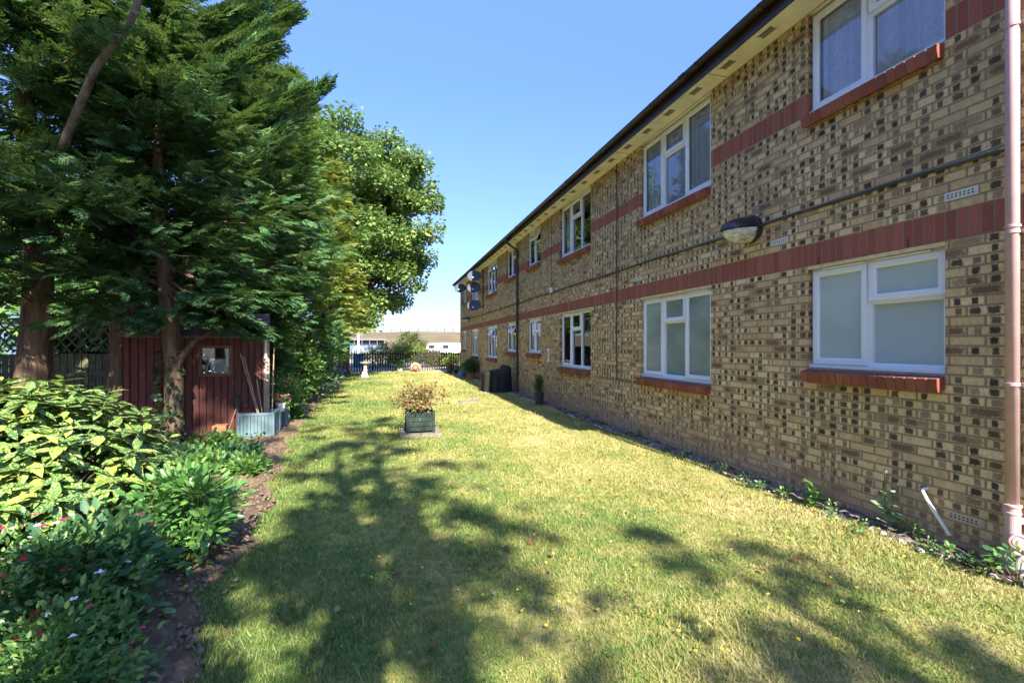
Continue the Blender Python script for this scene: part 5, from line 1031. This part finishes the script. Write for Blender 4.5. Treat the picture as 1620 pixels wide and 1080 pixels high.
pv = empty('pavilion', P(578, 550, 72), 'long low white roofed building with dark windows behind the sycamore', 'building'); c = P(575, 550, 72)
MB().box(c[0]-6, c[0]+3.2, c[1], c[1]+5, 0, 1.6).build('wall', MAT['bluewall'], pv); MB().box(c[0]-6.3, c[0]+3.5, c[1]-.4, c[1]+5.4, 2.35, 2.65).build('roof', MAT['concrete'], pv); MB().box(c[0]-5.9, c[0]+3.1, c[1]+.1, c[1]+4.9, 1.6, 2.35).build('window_band', MAT['black'], pv)
m = MB()
for i in range(9): m.box(c[0]-6+i*1.15, c[0]-5.9+i*1.15, c[1]-.35, c[1]-.25, 0, 2.35)
m.build('column', MAT['concrete'], pv)
c = P(567, 555, 44); mp = empty('white_mast', (c[0], c[1], 0), 'white pole with cross arm and arched bracket beyond the fence', 'pole')
MB().tube([(c[0], c[1], 0), (c[0], c[1], 3.4)], [.10, .07], 10).build('pole', MAT['white'], mp); MB().box(c[0]-1.1, c[0]+.2, c[1]-.04, c[1]+.04, 3.1, 3.22).build('cross_arm', MAT['white'], mp)
MB().tube([(c[0]+.5*math.cos(t), c[1], .9+.55*math.sin(t)) for t in np.linspace(0, math.pi, 12)], .05, 6).build('arch', MAT['white'], mp)
tb = empty('teal_bin', (c[0], c[1]-6, 0), 'teal plastic bin seen through the fence bars', 'bin'); c = P(567, 570, 33); MB().box(c[0]-.35, c[0]+.35, c[1]-.3, c[1]+.3, 0, .9).build('body', MAT['teal'], tb, bevel=.03); MB().box(c[0]-.38, c[0]+.38, c[1]-.33, c[1]+.33, .9, .97).build('lid', MAT['teal'], tb, bevel=.02)
for i, (px, zc_, wl) in enumerate(((690, 60, 3.6), (712, 58, 3.4))):
    c = P(px, 555, zc_); r = empty('parked_van', (c[0], c[1], 0), ['white van parked beyond the fence, the left of two', 'white van parked beyond the fence nearest the building'][i], 'van', 'white vans parked beyond the fence')
    prof_ = [(-wl/2, .35), (-wl/2, 1.05), (-wl/2+.55, 1.15), (-wl/2+1.0, 1.75), (wl/2-.05, 1.8), (wl/2, .35)]; k_ = len(prof_)
    MB().add([(c[0]+x, c[1]+y, z) for y in (0, 1.7) for x, z in prof_], [tuple(range(k_)), tuple(range(2*k_-1, k_-1, -1))]+[(j, (j+1) % k_, k_+(j+1) % k_, k_+j) for j in range(k_)]).build('body', MAT['white'], r, bevel=.05)
    for s_ in (-1, 1): MB().lathe((c[0]+s_*wl*.3, c[1]+.1, .33), [(0, -.1), (.31, -.1), (.33, 0), (.31, .1), (0, .1)], 16, axis=(0, -1, 0)).build('wheel', MAT['black'], r)
    MB().box(c[0]-wl*.27, c[0]-wl*.05, c[1]-.012, c[1]-.002, 1.15, 1.6).build('window', MAT['black'], r)
bw = tag(MB().box(-40, 60, 66.5, 67.0, -.1, .9).build('boundary_wall', MAT['concrete'], bevel=.02), 'long pale concrete wall along the foot of the dry hill', 'wall')
# wire fence posts along the hill crest
hp = empty('hill_fence', (0, 138, 4), 'line of tiny fence posts along the crest of the dry hill', 'fence')
pmesh = MB().box(-.09, .09, -.09, .09, 0, 1.1).me('post'); pmesh.materials.append(MAT['fence'])
for x in np.arange(-22, 44, 2.6):
    o = bpy.data.objects.new('post', pmesh); COL.objects.link(o); o.parent = hp; o.location = (float(x), 0, float(hillz(np.array(x), np.array(138.)))-4.05)
